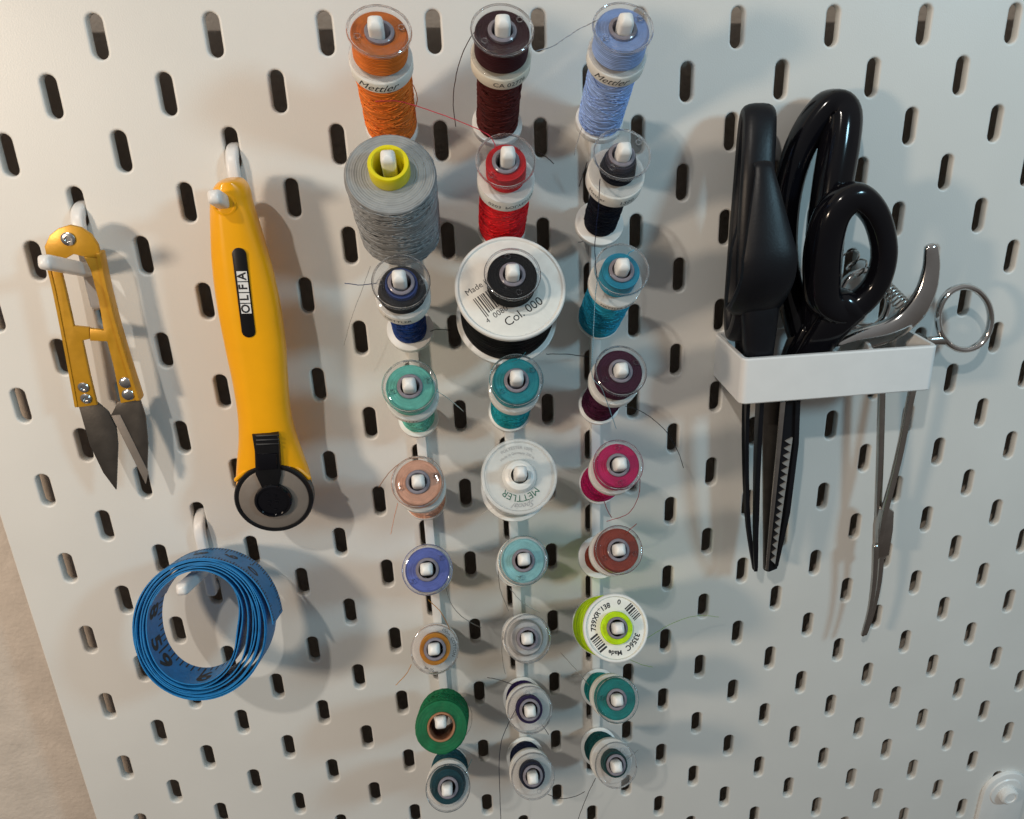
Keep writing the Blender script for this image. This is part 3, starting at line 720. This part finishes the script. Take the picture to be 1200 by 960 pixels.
# ------------------------------------------------------------------ rotary cutter
D = 20.0
t = thing('rotary_cutter', 'bright yellow handled rotary cutter with a round blade', 'rotary cutter', T(*px(275, 245, D)))
st = [((265, 209.5), (277, 209)), ((257, 212.5), (284, 211.5)), ((251.5, 219), (289.5, 217)), ((248.5, 227), (293, 225)), ((247, 240), (295, 235)), ((247, 262), (302, 258)), ((249, 310), (316, 305)), ((255, 358), (327, 352)), ((264, 405), (334, 400)), ((273, 447), (337, 443)),
      ((279, 485), (340, 482)), ((280, 515), (347, 511)), ((278, 540), (356, 536)), ((277, 560), (363, 556)), ((279, 580), (366, 577)), ((288, 600), (360, 598))]
Ls = catmull([px(a[0], a[1], D) for a, b in st], 5); Rs = catmull([px(b[0], b[1], D) for a, b in st], 5)
n = 44; vs, fs = [], []; m = len(Ls)
def depth_at(q):                              # half thickness along the handle
    return 7.2*min(1.0, (q*9)**0.5+0.30)*(1-0.30*max(0, (q-0.70)/0.30))
for i, (a, b) in enumerate(zip(Ls, Rs)):
    q = i/(m-1); c0 = (a+b)/2; hx = (b-a)/2; hd = depth_at(q); e = 3.0
    shrink = 1.0
    for k in range(n):
        an = 2*math.pi*k/n; cs, sn = math.cos(an), math.sin(an)
        sx = math.copysign(abs(cs)**(2/e), cs); sy = math.copysign(abs(sn)**(2/e), sn)
        yy = hd*sy
        if yy > 0: yy *= 1.0-0.55*max(0.0, -sx-0.42)-0.20*max(0.0, sx-0.30)
        vs.append(c0+hx*sx+Vector((0, -yy, 0)))
for i in range(m-1):
    for k in range(n): fs.append((i*n+k, i*n+(k+1) % n, (i+1)*n+(k+1) % n, (i+1)*n+k))
fs.append(tuple(range(n))); fs.append(tuple((m-1)*n+k for k in range(n)))
to_mesh('handle', vs, fs, 'yellow', t, sharp=45)
FD = D+7.15
# hang hole: a raised lip round the prong
p = Vector((40.6, -FD+1.0, -57.0)); mt = Matrix.Translation(p) @ Matrix.Rotation(rad(90), 4, 'X')
v, f = xform(mt, lathe([(3.1, 0.0), (4.4, 0.0), (4.2, 1.1), (3.6, 1.25), (3.2, 1.0)], 28, True)); to_mesh('hang_hole_lip', v, f, 'yellow', t)
# black inlay with the maker's name
a, b = px(280.5, 298, FD-0.2), px(291.5, 388, FD-0.2)
dl = (b-a).normalized(); sl = Vector((dl.z, 0, -dl.x)); ol = []
for k in range(13): an = math.pi*k/12; ol.append(a-dl*2.5*math.sin(an)+sl*2.5*math.cos(an))
for k in range(13): an = math.pi*k/12; ol.append(b+dl*2.5*math.sin(an)-sl*2.5*math.cos(an))
v, f = plate(ol, (0, -0.7, 0), 0.2); inl = to_mesh('inlay', v, f, 'blackp', t)
dirv = (a-b).normalized(); side = Vector((-dirv.z, 0, dirv.x)); side = -side if side.z > 0 else side   # text runs up the handle
upt = Vector((dirv.z, 0, -dirv.x)) * -1
cen = px(286.0, 343, FD+0.55)
def on_handle(x, y, lift=0.0): return cen+dirv*x+upt*y+Vector((0, -lift, 0))
for k, ch in enumerate('OLFA'):
    xo = -6.3+k*4.2
    v, f = place2d(rects2d([(xo-1.9, xo+1.9, -1.85, 1.85)]), lambda x, y: on_handle(x, y, 0.0)); pn = sub(to_mesh('logo_panel', v, f, 'whiteink', t), inl)
    v, f = place2d(text2d(ch, 4.3, bold=0.03), lambda x, y: on_handle(x+xo, y, 0.06)); sub(to_mesh('lettering', v, f, 'ink', t), inl)
# blade, guard, nut, lever
p = px(322, 582, D+5.0); mt = Matrix.Translation(p) @ Matrix.Rotation(rad(90), 4, 'X')
v, f = xform(mt, lathe([(12.0, -3.0), (15.4, -3.0), (15.9, -2.5), (15.9, 1.6), (15.4, 2.2), (14.3, 2.2), (13.9, 1.6), (12.0, 1.6)], 72, True)); to_mesh('blade_guard', v, f, 'blackp', t)
v, f = xform(mt, lathe([(5.6, 0.6), (14.0, 0.6), (14.0, 1.75), (13.2, 2.05), (5.6, 2.1)], 72, True)); to_mesh('blade', v, f, 'steel', t)
pr = [(0.05, 3.8), (5.2, 3.9), (6.2, 3.8), (6.4, 4.6), (7.1, 4.6), (7.5, 4.0), (7.5, 1.0)]
v, f = xform(mt, lathe(pr, 40)); nut = to_mesh('blade_nut', v, f, 'blackg', t)
vs, fs = [], []
for k in range(7):
    an = k*0.9+0.3; r1 = 1.5+(k % 3)*1.2
    q = box(r1*math.cos(an)-0.7, r1*math.cos(an)+0.7, r1*math.sin(an)-0.25, r1*math.sin(an)+0.25, 3.9, 4.45, 0.15, 1); vs, fs = join((vs, fs), q)
v, f = xform(mt, (vs, fs)); sub(to_mesh('raised_mark', v, f, 'blackg', t), nut)
lev = [(297, 506), (327, 504), (329, 520), (331, 552), (328, 566), (308, 567), (301, 552), (300, 525)]
v, f = plate([px(u, w, FD-2.0) for u, w in lev], (0, -3.6, 0), 0.8); lv = to_mesh('safety_lever', v, f, 'blackp', t)
for yy in (511, 516, 521):
    a, b = px(301, yy, FD+1.75), px(326, yy-1, FD+1.75)
    v, f = sweep([a, (a+b)/2, b], 0.45, n=6); sub(to_mesh('grip_rib', v, f, 'blackp', t), lv)
v, f = plate([px(u, w, FD-1.4) for u, w in [(303, 528), (326, 527), (327, 545), (304, 547)]], (0, -3.8, 0), 0.5); sub(to_mesh('lever_button', v, f, 'blackg', t), lv)
a = catmull([px(u, w, FD-3.1) for u, w in ((277, 562), (287, 553), (299, 548))], 5)
v, f = sweep(a, 1.0, n=8); to_mesh('shoulder_ridge', v, f, 'yellow', t)
a = catmull([px(u, w, FD-3.1) for u, w in ((332, 545), (348, 549), (362, 560))], 5)
v, f = sweep(a, 1.0, n=8); to_mesh('shoulder_ridge', v, f, 'yellow', t)

# ------------------------------------------------------------------ rolled tape measure
def tape_mat():
    m, nt, b = newmat('tape_blue')
    b.inputs['Roughness'].default_value = 0.42; b.inputs['Specular IOR Level'].default_value = 0.35
    tc, nz = noise_col(nt, b, (0.012, 0.175, 0.43), 350, 0.16)
    wv = nt.nodes.new('ShaderNodeTexNoise'); wv.inputs['Scale'].default_value = 2200; nt.links.new(tc.outputs['Object'], wv.inputs['Vector'])
    add_bump(nt, b, wv.outputs[0], 0.25, 0.0002); return m
M['tape'] = tape_mat()
YF, YB = -9.2, 9.2                             # across the ribbon, along the roll's own axis
PH = rad(20.0)                              # the roll lies back along the slanting prong
TCF = Vector((5.4, -38.5, -232.0))          # centre of its front rim
TC0 = TCF-9.2*Vector((0, -math.cos(PH), math.sin(PH)))
NT = 9
def tape_r(th):
    """radius along the roll; th in radians, 0 at +x, one turn = 2 pi, starts at the outer tail"""
    turn = th/(2*math.pi)
    loose = 0.42+0.72*(0.5+0.5*math.cos(th-rad(-22)))**3
    wob = 0.20*math.sin(3*th+turn*1.7)+0.28*math.sin(th*0.53+1.3)*min(1, turn)+0.2*math.sin(2*th+turn*4.1)
    ramp = min(1.0, max(0.0, (turn-(NT-2.4))/1.3)); ramp = ramp*ramp*(3-2*ramp)
    slack = 3.0*(0.5+0.5*math.cos(th-rad(-8)))**2*ramp
    return 27.5*(1+0.115*math.sin(th)**2)-turn*loose*0.9-turn*0.16+wob-slack
TH0, TH1 = rad(-2), rad(-2)+2*math.pi*NT+rad(150)
def tape_pt(th, y, off=0.0):
    r = tape_r(th)+off
    return TC0+Vector((r*math.cos(th), 0, 0))+Vector((0, math.sin(PH), math.cos(PH)))*(r*math.sin(th))+Vector((0, math.cos(PH), -math.sin(PH)))*y
t = thing('tape_measure', 'rolled blue tape measure with black graduations', 'tape measure', T(TC0.x, TC0.y, TC0.z-30))
vs, fs = [], []; seg = 100*NT+42
for i in range(seg+1):
    th = TH0+(TH1-TH0)*i/seg
    jit = 0.35*math.sin(th*0.37)+0.25*math.sin(th*1.13+1)
    tail = 0.0
    tw = max(0.0, 1-(th-TH0)/0.9); lift = 1.6*tw*tw
    tu = (th-TH0)/(2*math.pi)
    sh = 0.12*(tu-4)
    for y, o in ((YF+jit+sh, 0.25), (YB+jit+sh, 0.25), (YB+jit+sh, -0.25), (YF+jit+sh, -0.25)): vs.append(tape_pt(th, y, o+lift))
for i in range(seg):
    for k in range(4):
        l = (k+1) % 4; fs.append((i*4+k, i*4+l, (i+1)*4+l, (i+1)*4+k))
fs.append((0, 1, 2, 3)); fs.append(tuple(seg*4+k for k in range(4)))
rib = to_mesh('tape_ribbon', vs, fs, 'tape', t, sharp=50)
# graduations: on the outside of the outer turn (both edges) and on the inside of the innermost turn
def strip(th, w, y0, y1, off, lift=0.0):
    return [tape_pt(th-w, y0, off), tape_pt(th+w, y0, off), tape_pt(th+w, y1, off), tape_pt(th-w, y1, off)]
def jit_at(th):
    tu = (th-TH0)/(2*math.pi); return 0.35*math.sin(th*0.37)+0.25*math.sin(th*1.13+1)+0.12*(tu-4)
vs, fs = [], []; step = 1.0/29.6*1.25
th = TH0+0.05; k = 0
while th < TH0+rad(200):
    j = jit_at(th); tw = max(0.0, 1-(th-TH0)/0.9); lf = 1.6*tw*tw; ln = 6.5 if k % 10 == 0 else (4.6 if k % 5 == 0 else 3.0)
    for y0, y1 in ((YB+j-0.2, YB+j-0.2-ln), (YF+j+0.3, YF+j+0.3+(2.0 if k % 5 else 3.0))):
        o = len(vs); vs += strip(th, 0.008, y0, y1, 0.30+lf); fs.append((o, o+1, o+2, o+3))
    th += step; k += 1
to_mesh('outer_graduations', vs, fs, 'ink', t).parent = rib
def tape_text(body, size, th0, yc, off, turn=0, inside=True):
    vs, fs = text2d(body, size, bold=0.035); ct, st = math.cos(rad(turn)), math.sin(rad(turn)); out = []; r = tape_r(th0)
    for q in vs:
        x, y = q.x*ct-q.y*st, q.x*st+q.y*ct
        out.append(tape_pt(th0+x/r, yc+y if inside else yc-y, off))
    return out, fs
for body, size, th0 in (('10', 8.0, TH0+rad(48)), ('9', 8.0, TH0+rad(70)), ('8', 8.0, TH0+rad(94)), ('7', 8.0, TH0+rad(118))):
    v, f = tape_text(body, size, th0, (YF+YB)/2+jit_at(th0), 0.30, 90, False); sub(to_mesh('lettering', v, f, 'ink', t), rib)
vs, fs = [], []
th = TH1-rad(225); k = 0
base_in = 2*math.pi*(NT-1)                   # the innermost turn between 150 and 330 degrees
def inner_th(deg): return base_in+rad(deg)     # angle on the innermost turn, degrees from +x counter-clockwise
for k in range(26):
    an = 150+k*6.3
    th = inner_th(an); 
    j = jit_at(th); ln = 12 if k in (9, 17) else (5.5 if k % 2 else 4.0)
    o = len(vs); vs += strip(th, 0.014 if ln < 10 else 0.018, YB+j-0.3 if ln < 10 else YB+j-1, YB+j-0.3-ln, -0.30); fs.append((o, o+1, o+2, o+3))
to_mesh('inner_graduations', vs, fs, 'ink', t).parent = rib
for body, an in (('5', 196), ('9', 218), ('6', 263), ('8', 160)):
    th = inner_th(an); v, f = tape_text(body, 13.0, th, -1.6, -0.30, 0); sub(to_mesh('lettering', v, f, 'ink', t), rib)

# ------------------------------------------------------------------ scissors holder
HX0, HX1, HYF, HZ0, HZ1 = 237.2, 325.0, -37.0, -148.0, -127.5
t = thing('scissors_holder', 'white plastic scissors holder box on the pegboard', 'holder', T((HX0+HX1)/2, 0, HZ0))
def rrect(x0, x1, y0, y1, r, n=5):
    out = []
    for cx, cy, a0 in ((x1-r, y1-r, 0), (x0+r, y1-r, 90), (x0+r, y0+r, 180), (x1-r, y0+r, 270)):
        for k in range(n+1): a = rad(a0+90*k/n); out.append((cx+r*math.cos(a), cy+r*math.sin(a)))
    return out
o1 = rrect(HX0, HX1, HYF, -0.3, 3.0); o1b = rrect(HX0+0.5, HX1-0.5, HYF+0.5, -0.8, 2.6); i1 = rrect(HX0+2.0, HX1-2.0, HYF+2.0, -2.5, 1.6)
vs, fs = [], []; n = len(o1)
for rg, z in ((o1b, HZ0), (o1, HZ0+0.6), (o1, HZ1-0.6), (o1b, HZ1), (i1, HZ1), (i1, HZ0)): vs += [(a, b, z) for a, b in rg]
for i in range(6):
    j = (i+1) % 6
    for k in range(n): fs.append((i*n+k, i*n+(k+1) % n, j*n+(k+1) % n, j*n+k))
to_mesh('box_wall', vs, fs, 'holder', t)
for x in (283.0, 300.0):
    v, f = box(x-0.9, x+0.9, HYF+1.9, -2.4, HZ0+1, HZ1-3.0, 0.3); to_mesh('divider', v, f, 'holder', t)
for x in (260.0, 300.0):
    v, f = box(x-1.8, x+1.8, -1.0, 7.5, -142, -136, 0.4); to_mesh('clip', v, f, 'holder', t)

# ------------------------------------------------------------------ matte scissors
def loop(pts, rx, ry, e=2.4, n=16, upv=(0, -1, 0), res=8, sc=None):
    path = catmull([px(*p) for p in pts], res, True); return sweep(path, rx, ry, e=e, n=n, upv=upv, closed=True, scale=sc)
t = thing('scissors', 'matte black handled scissors with narrow black blades', 'scissors', T(*px(890, 668, 18)))
# handles stand edge-on: loops lie in a plane square to the board
def P3(x, y, z): return Vector((x, y, z))
hx = 243.6
lp = [P3(hx-1, -20, -122), P3(hx-1, -27, -108), P3(hx-2, -28, -80), P3(hx-1, -25, -52), P3(hx+1, -18, -33), P3(hx+2, -11, -36), P3(hx+2, -9, -64), P3(hx+1, -10, -98), P3(hx, -13, -116)]
path = catmull(lp, 8, True); v, f = sweep(path, 6.6, 3.4, e=2.6, n=16, upv=(1, 0, 0), closed=True)
# width across x is given by ry, so swap
v, f = sweep(path, 3.6, 6.7, e=2.6, n=18, upv=(1, 0, 0), closed=True); to_mesh('finger_loop', v, f, 'blackm', t)
lp = [P3(hx+0, -27, -107), P3(hx+0, -34, -102), P3(hx+1, -39, -90), P3(hx, -37, -72), P3(hx-1, -31, -50), P3(hx, -27, -60), P3(hx+1, -25, -90)]
path = catmull(lp, 8, True); v, f = sweep(path, 4.2, 11.6, e=2.1, n=18, upv=(1, 0, 0), closed=True, scale=[max(0.34, min(1.0, 1.0-0.70*(p_.z+84)/34)) for p_ in path]); to_mesh('thumb_loop', v, f, 'blackm', t)
a = catmull([P3(hx+1, -28, -98), P3(hx+2, -30, -110), P3(hx+3, -30, -124), P3(hx+4, -29, -137)], 6)
v, f = sweep(a, 4.6, 7.0, e=3, n=16, upv=(1, 0, 0), scale=[1.35-0.6*i/18 for i in range(19)]); to_mesh('tang', v, f, 'blackm', t)
a = catmull([P3(hx+2, -16, -108), P3(hx+3, -16, -120), P3(hx+4, -16, -137)], 6)
v, f = sweep(a, 4.5, 5.0, e=3, n=16, upv=(1, 0, 0)); to_mesh('tang', v, f, 'blackm', t)
def blade(pts_a, pts_b, thick, mat, name, parent):
    """blade between two edge lines, extruded in x by thick"""
    A = catmull(pts_a, 6); B = catmull(pts_b, 6); out = A+B[::-1]
    v, f = plate(out, (thick, 0, 0), 0.3); return to_mesh(name, v, f, mat, parent)
zt_ = -136
blade([P3(248.6, -31, zt_), P3(250.0, -30.0, -175), P3(253.6, -26.5, -218), P3(257.6, -20.5, -246.0)], [P3(248.6, -25.5, zt_), P3(250.0, -25.2, -175), P3(253.6, -23.0, -218), P3(257.6, -19.6, -246.2)], 1.8, 'blackm', 'blade', t)
blade([P3(248.6, -16, zt_), P3(250.0, -15.0, -175), P3(253.6, -15.5, -218), P3(257.6, -18.6, -246.2)], [P3(248.6, -9.5, zt_), P3(250.0, -10.0, -175), P3(253.6, -12.0, -218), P3(257.6, -17.4, -246.2)], 1.8, 'blackm', 'blade', t)

# ------------------------------------------------------------------ pinking shears
t = thing('pinking_shears', 'pinking shears with glossy black handles and toothed blade', 'scissors', T(*px(905, 665, 18)))
pts = [(948, 405, 20), (930, 360, 15), (919, 300, 13), (921, 240, 11.5), (932, 188, 11.5), (949, 152, 11.5), (971, 127, 12), (986, 133, 14), (984, 166, 17), (976, 215, 20), (968, 270, 22), (962, 340, 22)]
path = catmull([px(*p) for p in pts], 8, True)
v, f = sweep(path, 6.2, 5.8, e=2.8, n=20, upv=(0.35, -1.0, 0.0), closed=True, scale=[1.06+0.18*math.cos(2*math.pi*(i/96-0.70)) for i in range(96)]); to_mesh('finger_loop', v, f, 'blackg', t)
pts = [(966, 352, 30), (963, 325, 31), (965, 288, 33), (977, 249, 36), (1001, 231, 37), (1025, 251, 36), (1036, 292, 34), (1029, 328, 32), (1010, 352, 30), (986, 364, 29)]
path = catmull([px(*p) for p in pts], 8, True)
v, f = sweep(path, 7.1, 6.8, e=2.6, n=22, upv=(0.22, -1.0, 0.0), closed=True, scale=[0.86+0.16*math.cos(2*math.pi*i/80-0.8) for i in range(80)]); to_mesh('thumb_loop', v, f, 'blackg', t)
a = catmull([px(992, 358, 29), px(977, 376, 28), px(962, 396, 26), px(944, 422, 23)], 6)
v, f = sweep(a, 7.6, 5.4, e=2.8, n=18, scale=[1.20-0.35*i/18 for i in range(19)]); to_mesh('tang', v, f, 'blackg', t)
a = catmull([px(945, 385, 20), px(934, 405, 19), px(925, 430, 18)], 6)
v, f = sweep(a, 4.6, 5.0, e=2.8, n=18); to_mesh('tang', v, f, 'blackg', t)
# front blade: dark slab, bright ground edge, row of zigzag teeth
top_l, top_r = px(905, 474, 22), px(936, 472, 22); bot = px(899, 668, 22); bot2 = px(908, 664, 22)
v, f = plate([px(893, 470, 14), px(921, 468, 14), px(918, 520, 14), px(906, 610, 14), px(898, 668, 15), px(894, 666, 15)], (0, -2.0, 0), 0.3); to_mesh('back_blade', v, f, 'darksteel', t)
v, f = plate([px(u, w, 21) for u, w in ((916, 470), (936, 468), (934, 520), (923, 600), (909, 664), (899, 668), (905, 600), (911, 520))], (0, -2.0, 0), 0.3); fb = to_mesh('front_blade', v, f, 'blackm', t)
v, f = plate([px(u, w, 23.1) for u, w in ((914, 471), (920, 470), (914.5, 525), (906, 605), (899.5, 666), (897, 667), (902, 605), (909.5, 525))], (0, -0.8, 0), 0.2); sub(to_mesh('ground_edge', v, f, 'satin', t), fb)
vs, fs = [], []
NTEETH = 17
for k in range(NTEETH):
    q0, q1 = k/NTEETH, (k+1)/NTEETH
    def L_(q, s): # s 0..1 between the tooth roots and tips
        a = Vector((928.0, 512)).lerp(Vector((907.5, 660)), q); b = Vector((920.0, 512)).lerp(Vector((902.5, 660)), q); return a.lerp(b, s)
    r0, r1, tp = L_(q0, 0), L_(q1, 0), L_((q0+q1)/2, 1)
    q = plate([px(r0.x, r0.y, 23.05), px(tp.x, tp.y, 23.05), px(r1.x, r1.y, 23.05)], (0, -0.9, 0)); vs, fs = join((vs, fs), q)
    o = to_mesh('tooth', q[0], q[1], 'tooth', t); sub(o, fb)
v, f = plate([px(u, w, 23.05) for u, w in ((931, 470), (937, 469), (935, 520), (925, 600), (911, 662), (907, 664), (919.5, 600), (929.5, 520))], (0, -1.3, 0), 0.3); sub(to_mesh('blade_spine', v, f, 'blackm', t), fb)

# ------------------------------------------------------------------ spring nippers
t = thing('spring_nippers', 'chrome spring nippers with a curved handle', 'nippers', T(*px(1000, 440, 22)))
a = catmull([px(1091, 290, 26), px(1091, 315, 26), px(1083, 345, 26), px(1066, 370, 25), px(1040, 388, 24), px(1008, 398, 23), px(985, 408, 22)], 6)
v, f = sweep(a, 4.9, 3.0, e=2.4, n=18, scale=[0.60+0.5*min(1, i/16) for i in range(len(a))]); to_mesh('handle', v, f, 'chrome', t)
a = catmull([px(962, 318, 12), px(968, 350, 12), px(978, 380, 13), px(990, 405, 16), px(1000, 425, 18)], 6)
v, f = sweep(a, 3.0, 2.4, e=2.4, n=16); to_mesh('handle', v, f, 'chrome', t)
v, f = plate([px(u, w, 14) for u, w in ((985, 392), (1022, 378), (1042, 392), (1035, 425), (1005, 445), (990, 420))], (0, -7, 0), 0.8); to_mesh('joint', v, f, 'satin', t)
def helix(a, b, r, turns, wire):
    d = (b-a); L = d.length; d.normalize(); u = d.cross(Vector((0, -1, 0))).normalized(); w = d.cross(u); n = int(turns*16)
    return sweep([a+d*L*i/n+u*r*math.cos(2*math.pi*turns*i/n)+w*r*math.sin(2*math.pi*turns*i/n) for i in range(n+1)], wire, n=6, upv=d)
v, f = helix(px(1036, 336, 20), px(1066, 365, 23), 3.1, 9, 0.42); to_mesh('spring', v, f, 'satin', t)
v, f = helix(px(992, 298, 16), px(1014, 322, 17), 4.0, 2.5, 0.42); to_mesh('spring', v, f, 'satin', t)

# ------------------------------------------------------------------ forceps
t = thing('forceps', 'long curved steel forceps with ring handles', 'forceps', T(*px(1012, 745, 16)))
def ring(u, v_, ru, rv, d, name='finger_ring'):
    path = catmull([px(u+ru*math.cos(k*math.pi/6), v_+rv*math.sin(k*math.pi/6), d) for k in range(12)], 5, True)
    vv, ff = sweep(path, 1.45, 1.9, n=12, closed=True); return to_mesh(name, vv, ff, 'chrome', t)
ring(1130, 373, 31, 37, 17); ring(1012, 352, 29, 34, 9)
a = catmull([px(1106, 399, 17), px(1096, 399, 17), px(1086, 402, 17), px(1079, 420, 17), px(1068, 462, 17), px(1052, 540, 17), px(1036, 602, 17), px(1030, 640, 16), px(1027, 652, 16)], 6)
v, f = sweep(a, 1.75, 1.6, e=2.6, n=12, scale=[1.15 if i < 12 else 1.0 for i in range(len(a))]); to_mesh('shank', v, f, 'satin', t)
a = catmull([px(1026, 384, 9), px(1031, 405, 10), px(1034, 430, 12), px(1033, 462, 13), px(1031, 540, 13.5), px(1029, 600, 13.5), px(1031, 640, 13), px(1034, 652, 13)], 6)
v, f = sweep(a, 1.75, 1.6, e=2.6, n=12); to_mesh('shank', v, f, 'satin', t)
v, f = plate([px(u, w, 12.5) for u, w in ((1027, 592), (1034, 588), (1042, 594), (1041, 615), (1036, 645), (1022, 648), (1023, 615))], (0, -5.2, 0), 0.9); to_mesh('box_joint', v, f, 'satin', t)
a = catmull([px(1026, 640, 16.5), px(1024, 680, 16.5), px(1019, 715, 16.5), px(1011, 744, 16.5)], 6)
v, f = sweep(a, 1.5, 1.3, e=2.6, n=12, scale=[1.15-0.5*i/18 for i in range(19)]); to_mesh('jaw', v, f, 'satin', t)
a = catmull([px(1033, 640, 14), px(1030, 680, 14), px(1023, 715, 14), px(1014, 743, 14)], 6)
v, f = sweep(a, 1.5, 1.3, e=2.6, n=12, scale=[1.15-0.5*i/18 for i in range(19)]); to_mesh('jaw', v, f, 'satin', t)
p = px(1077, 398, 16); v, f = box(p.x-4.5, p.x+3.0, -17.5, -11, p.z-1.6, p.z+1.6, 0.4); to_mesh('ratchet', v, f, 'darksteel', t)

# ------------------------------------------------------------------ knob fitting at the board's corner
p = px(1180, 930, 4)
t = thing('corner_knob', 'round white stepped knob on a raised rounded plate', 'knob', T(p.x, 0, p.z))
o1 = [(p.x-15, -0.1, p.z-60), (p.x+15, -0.1, p.z-60)]+[(p.x+15*math.cos(rad(a)), -0.1, p.z+15*math.sin(rad(a))) for a in range(0, 181, 12)]
v, f = plate(o1, (0, -2.6, 0), 0.8); to_mesh('plate', v, f, 'white', t)
mt = Matrix.Translation((p.x, 0, p.z)) @ Matrix.Rotation(rad(90), 4, 'X')
v, f = xform(mt, lathe([(0.05, 3.6), (9.0, 3.6), (10.2, 3.4), (10.8, 2.7)], 48)); to_mesh('collar', v, f, 'white', t)
v, f = xform(mt, lathe([(0.05, 7.4), (3.2, 7.4), (3.5, 7.9), (4.6, 7.9), (5.6, 7.2), (5.9, 6.4), (5.9, 3.5)], 48)); to_mesh('button', v, f, 'white', t)
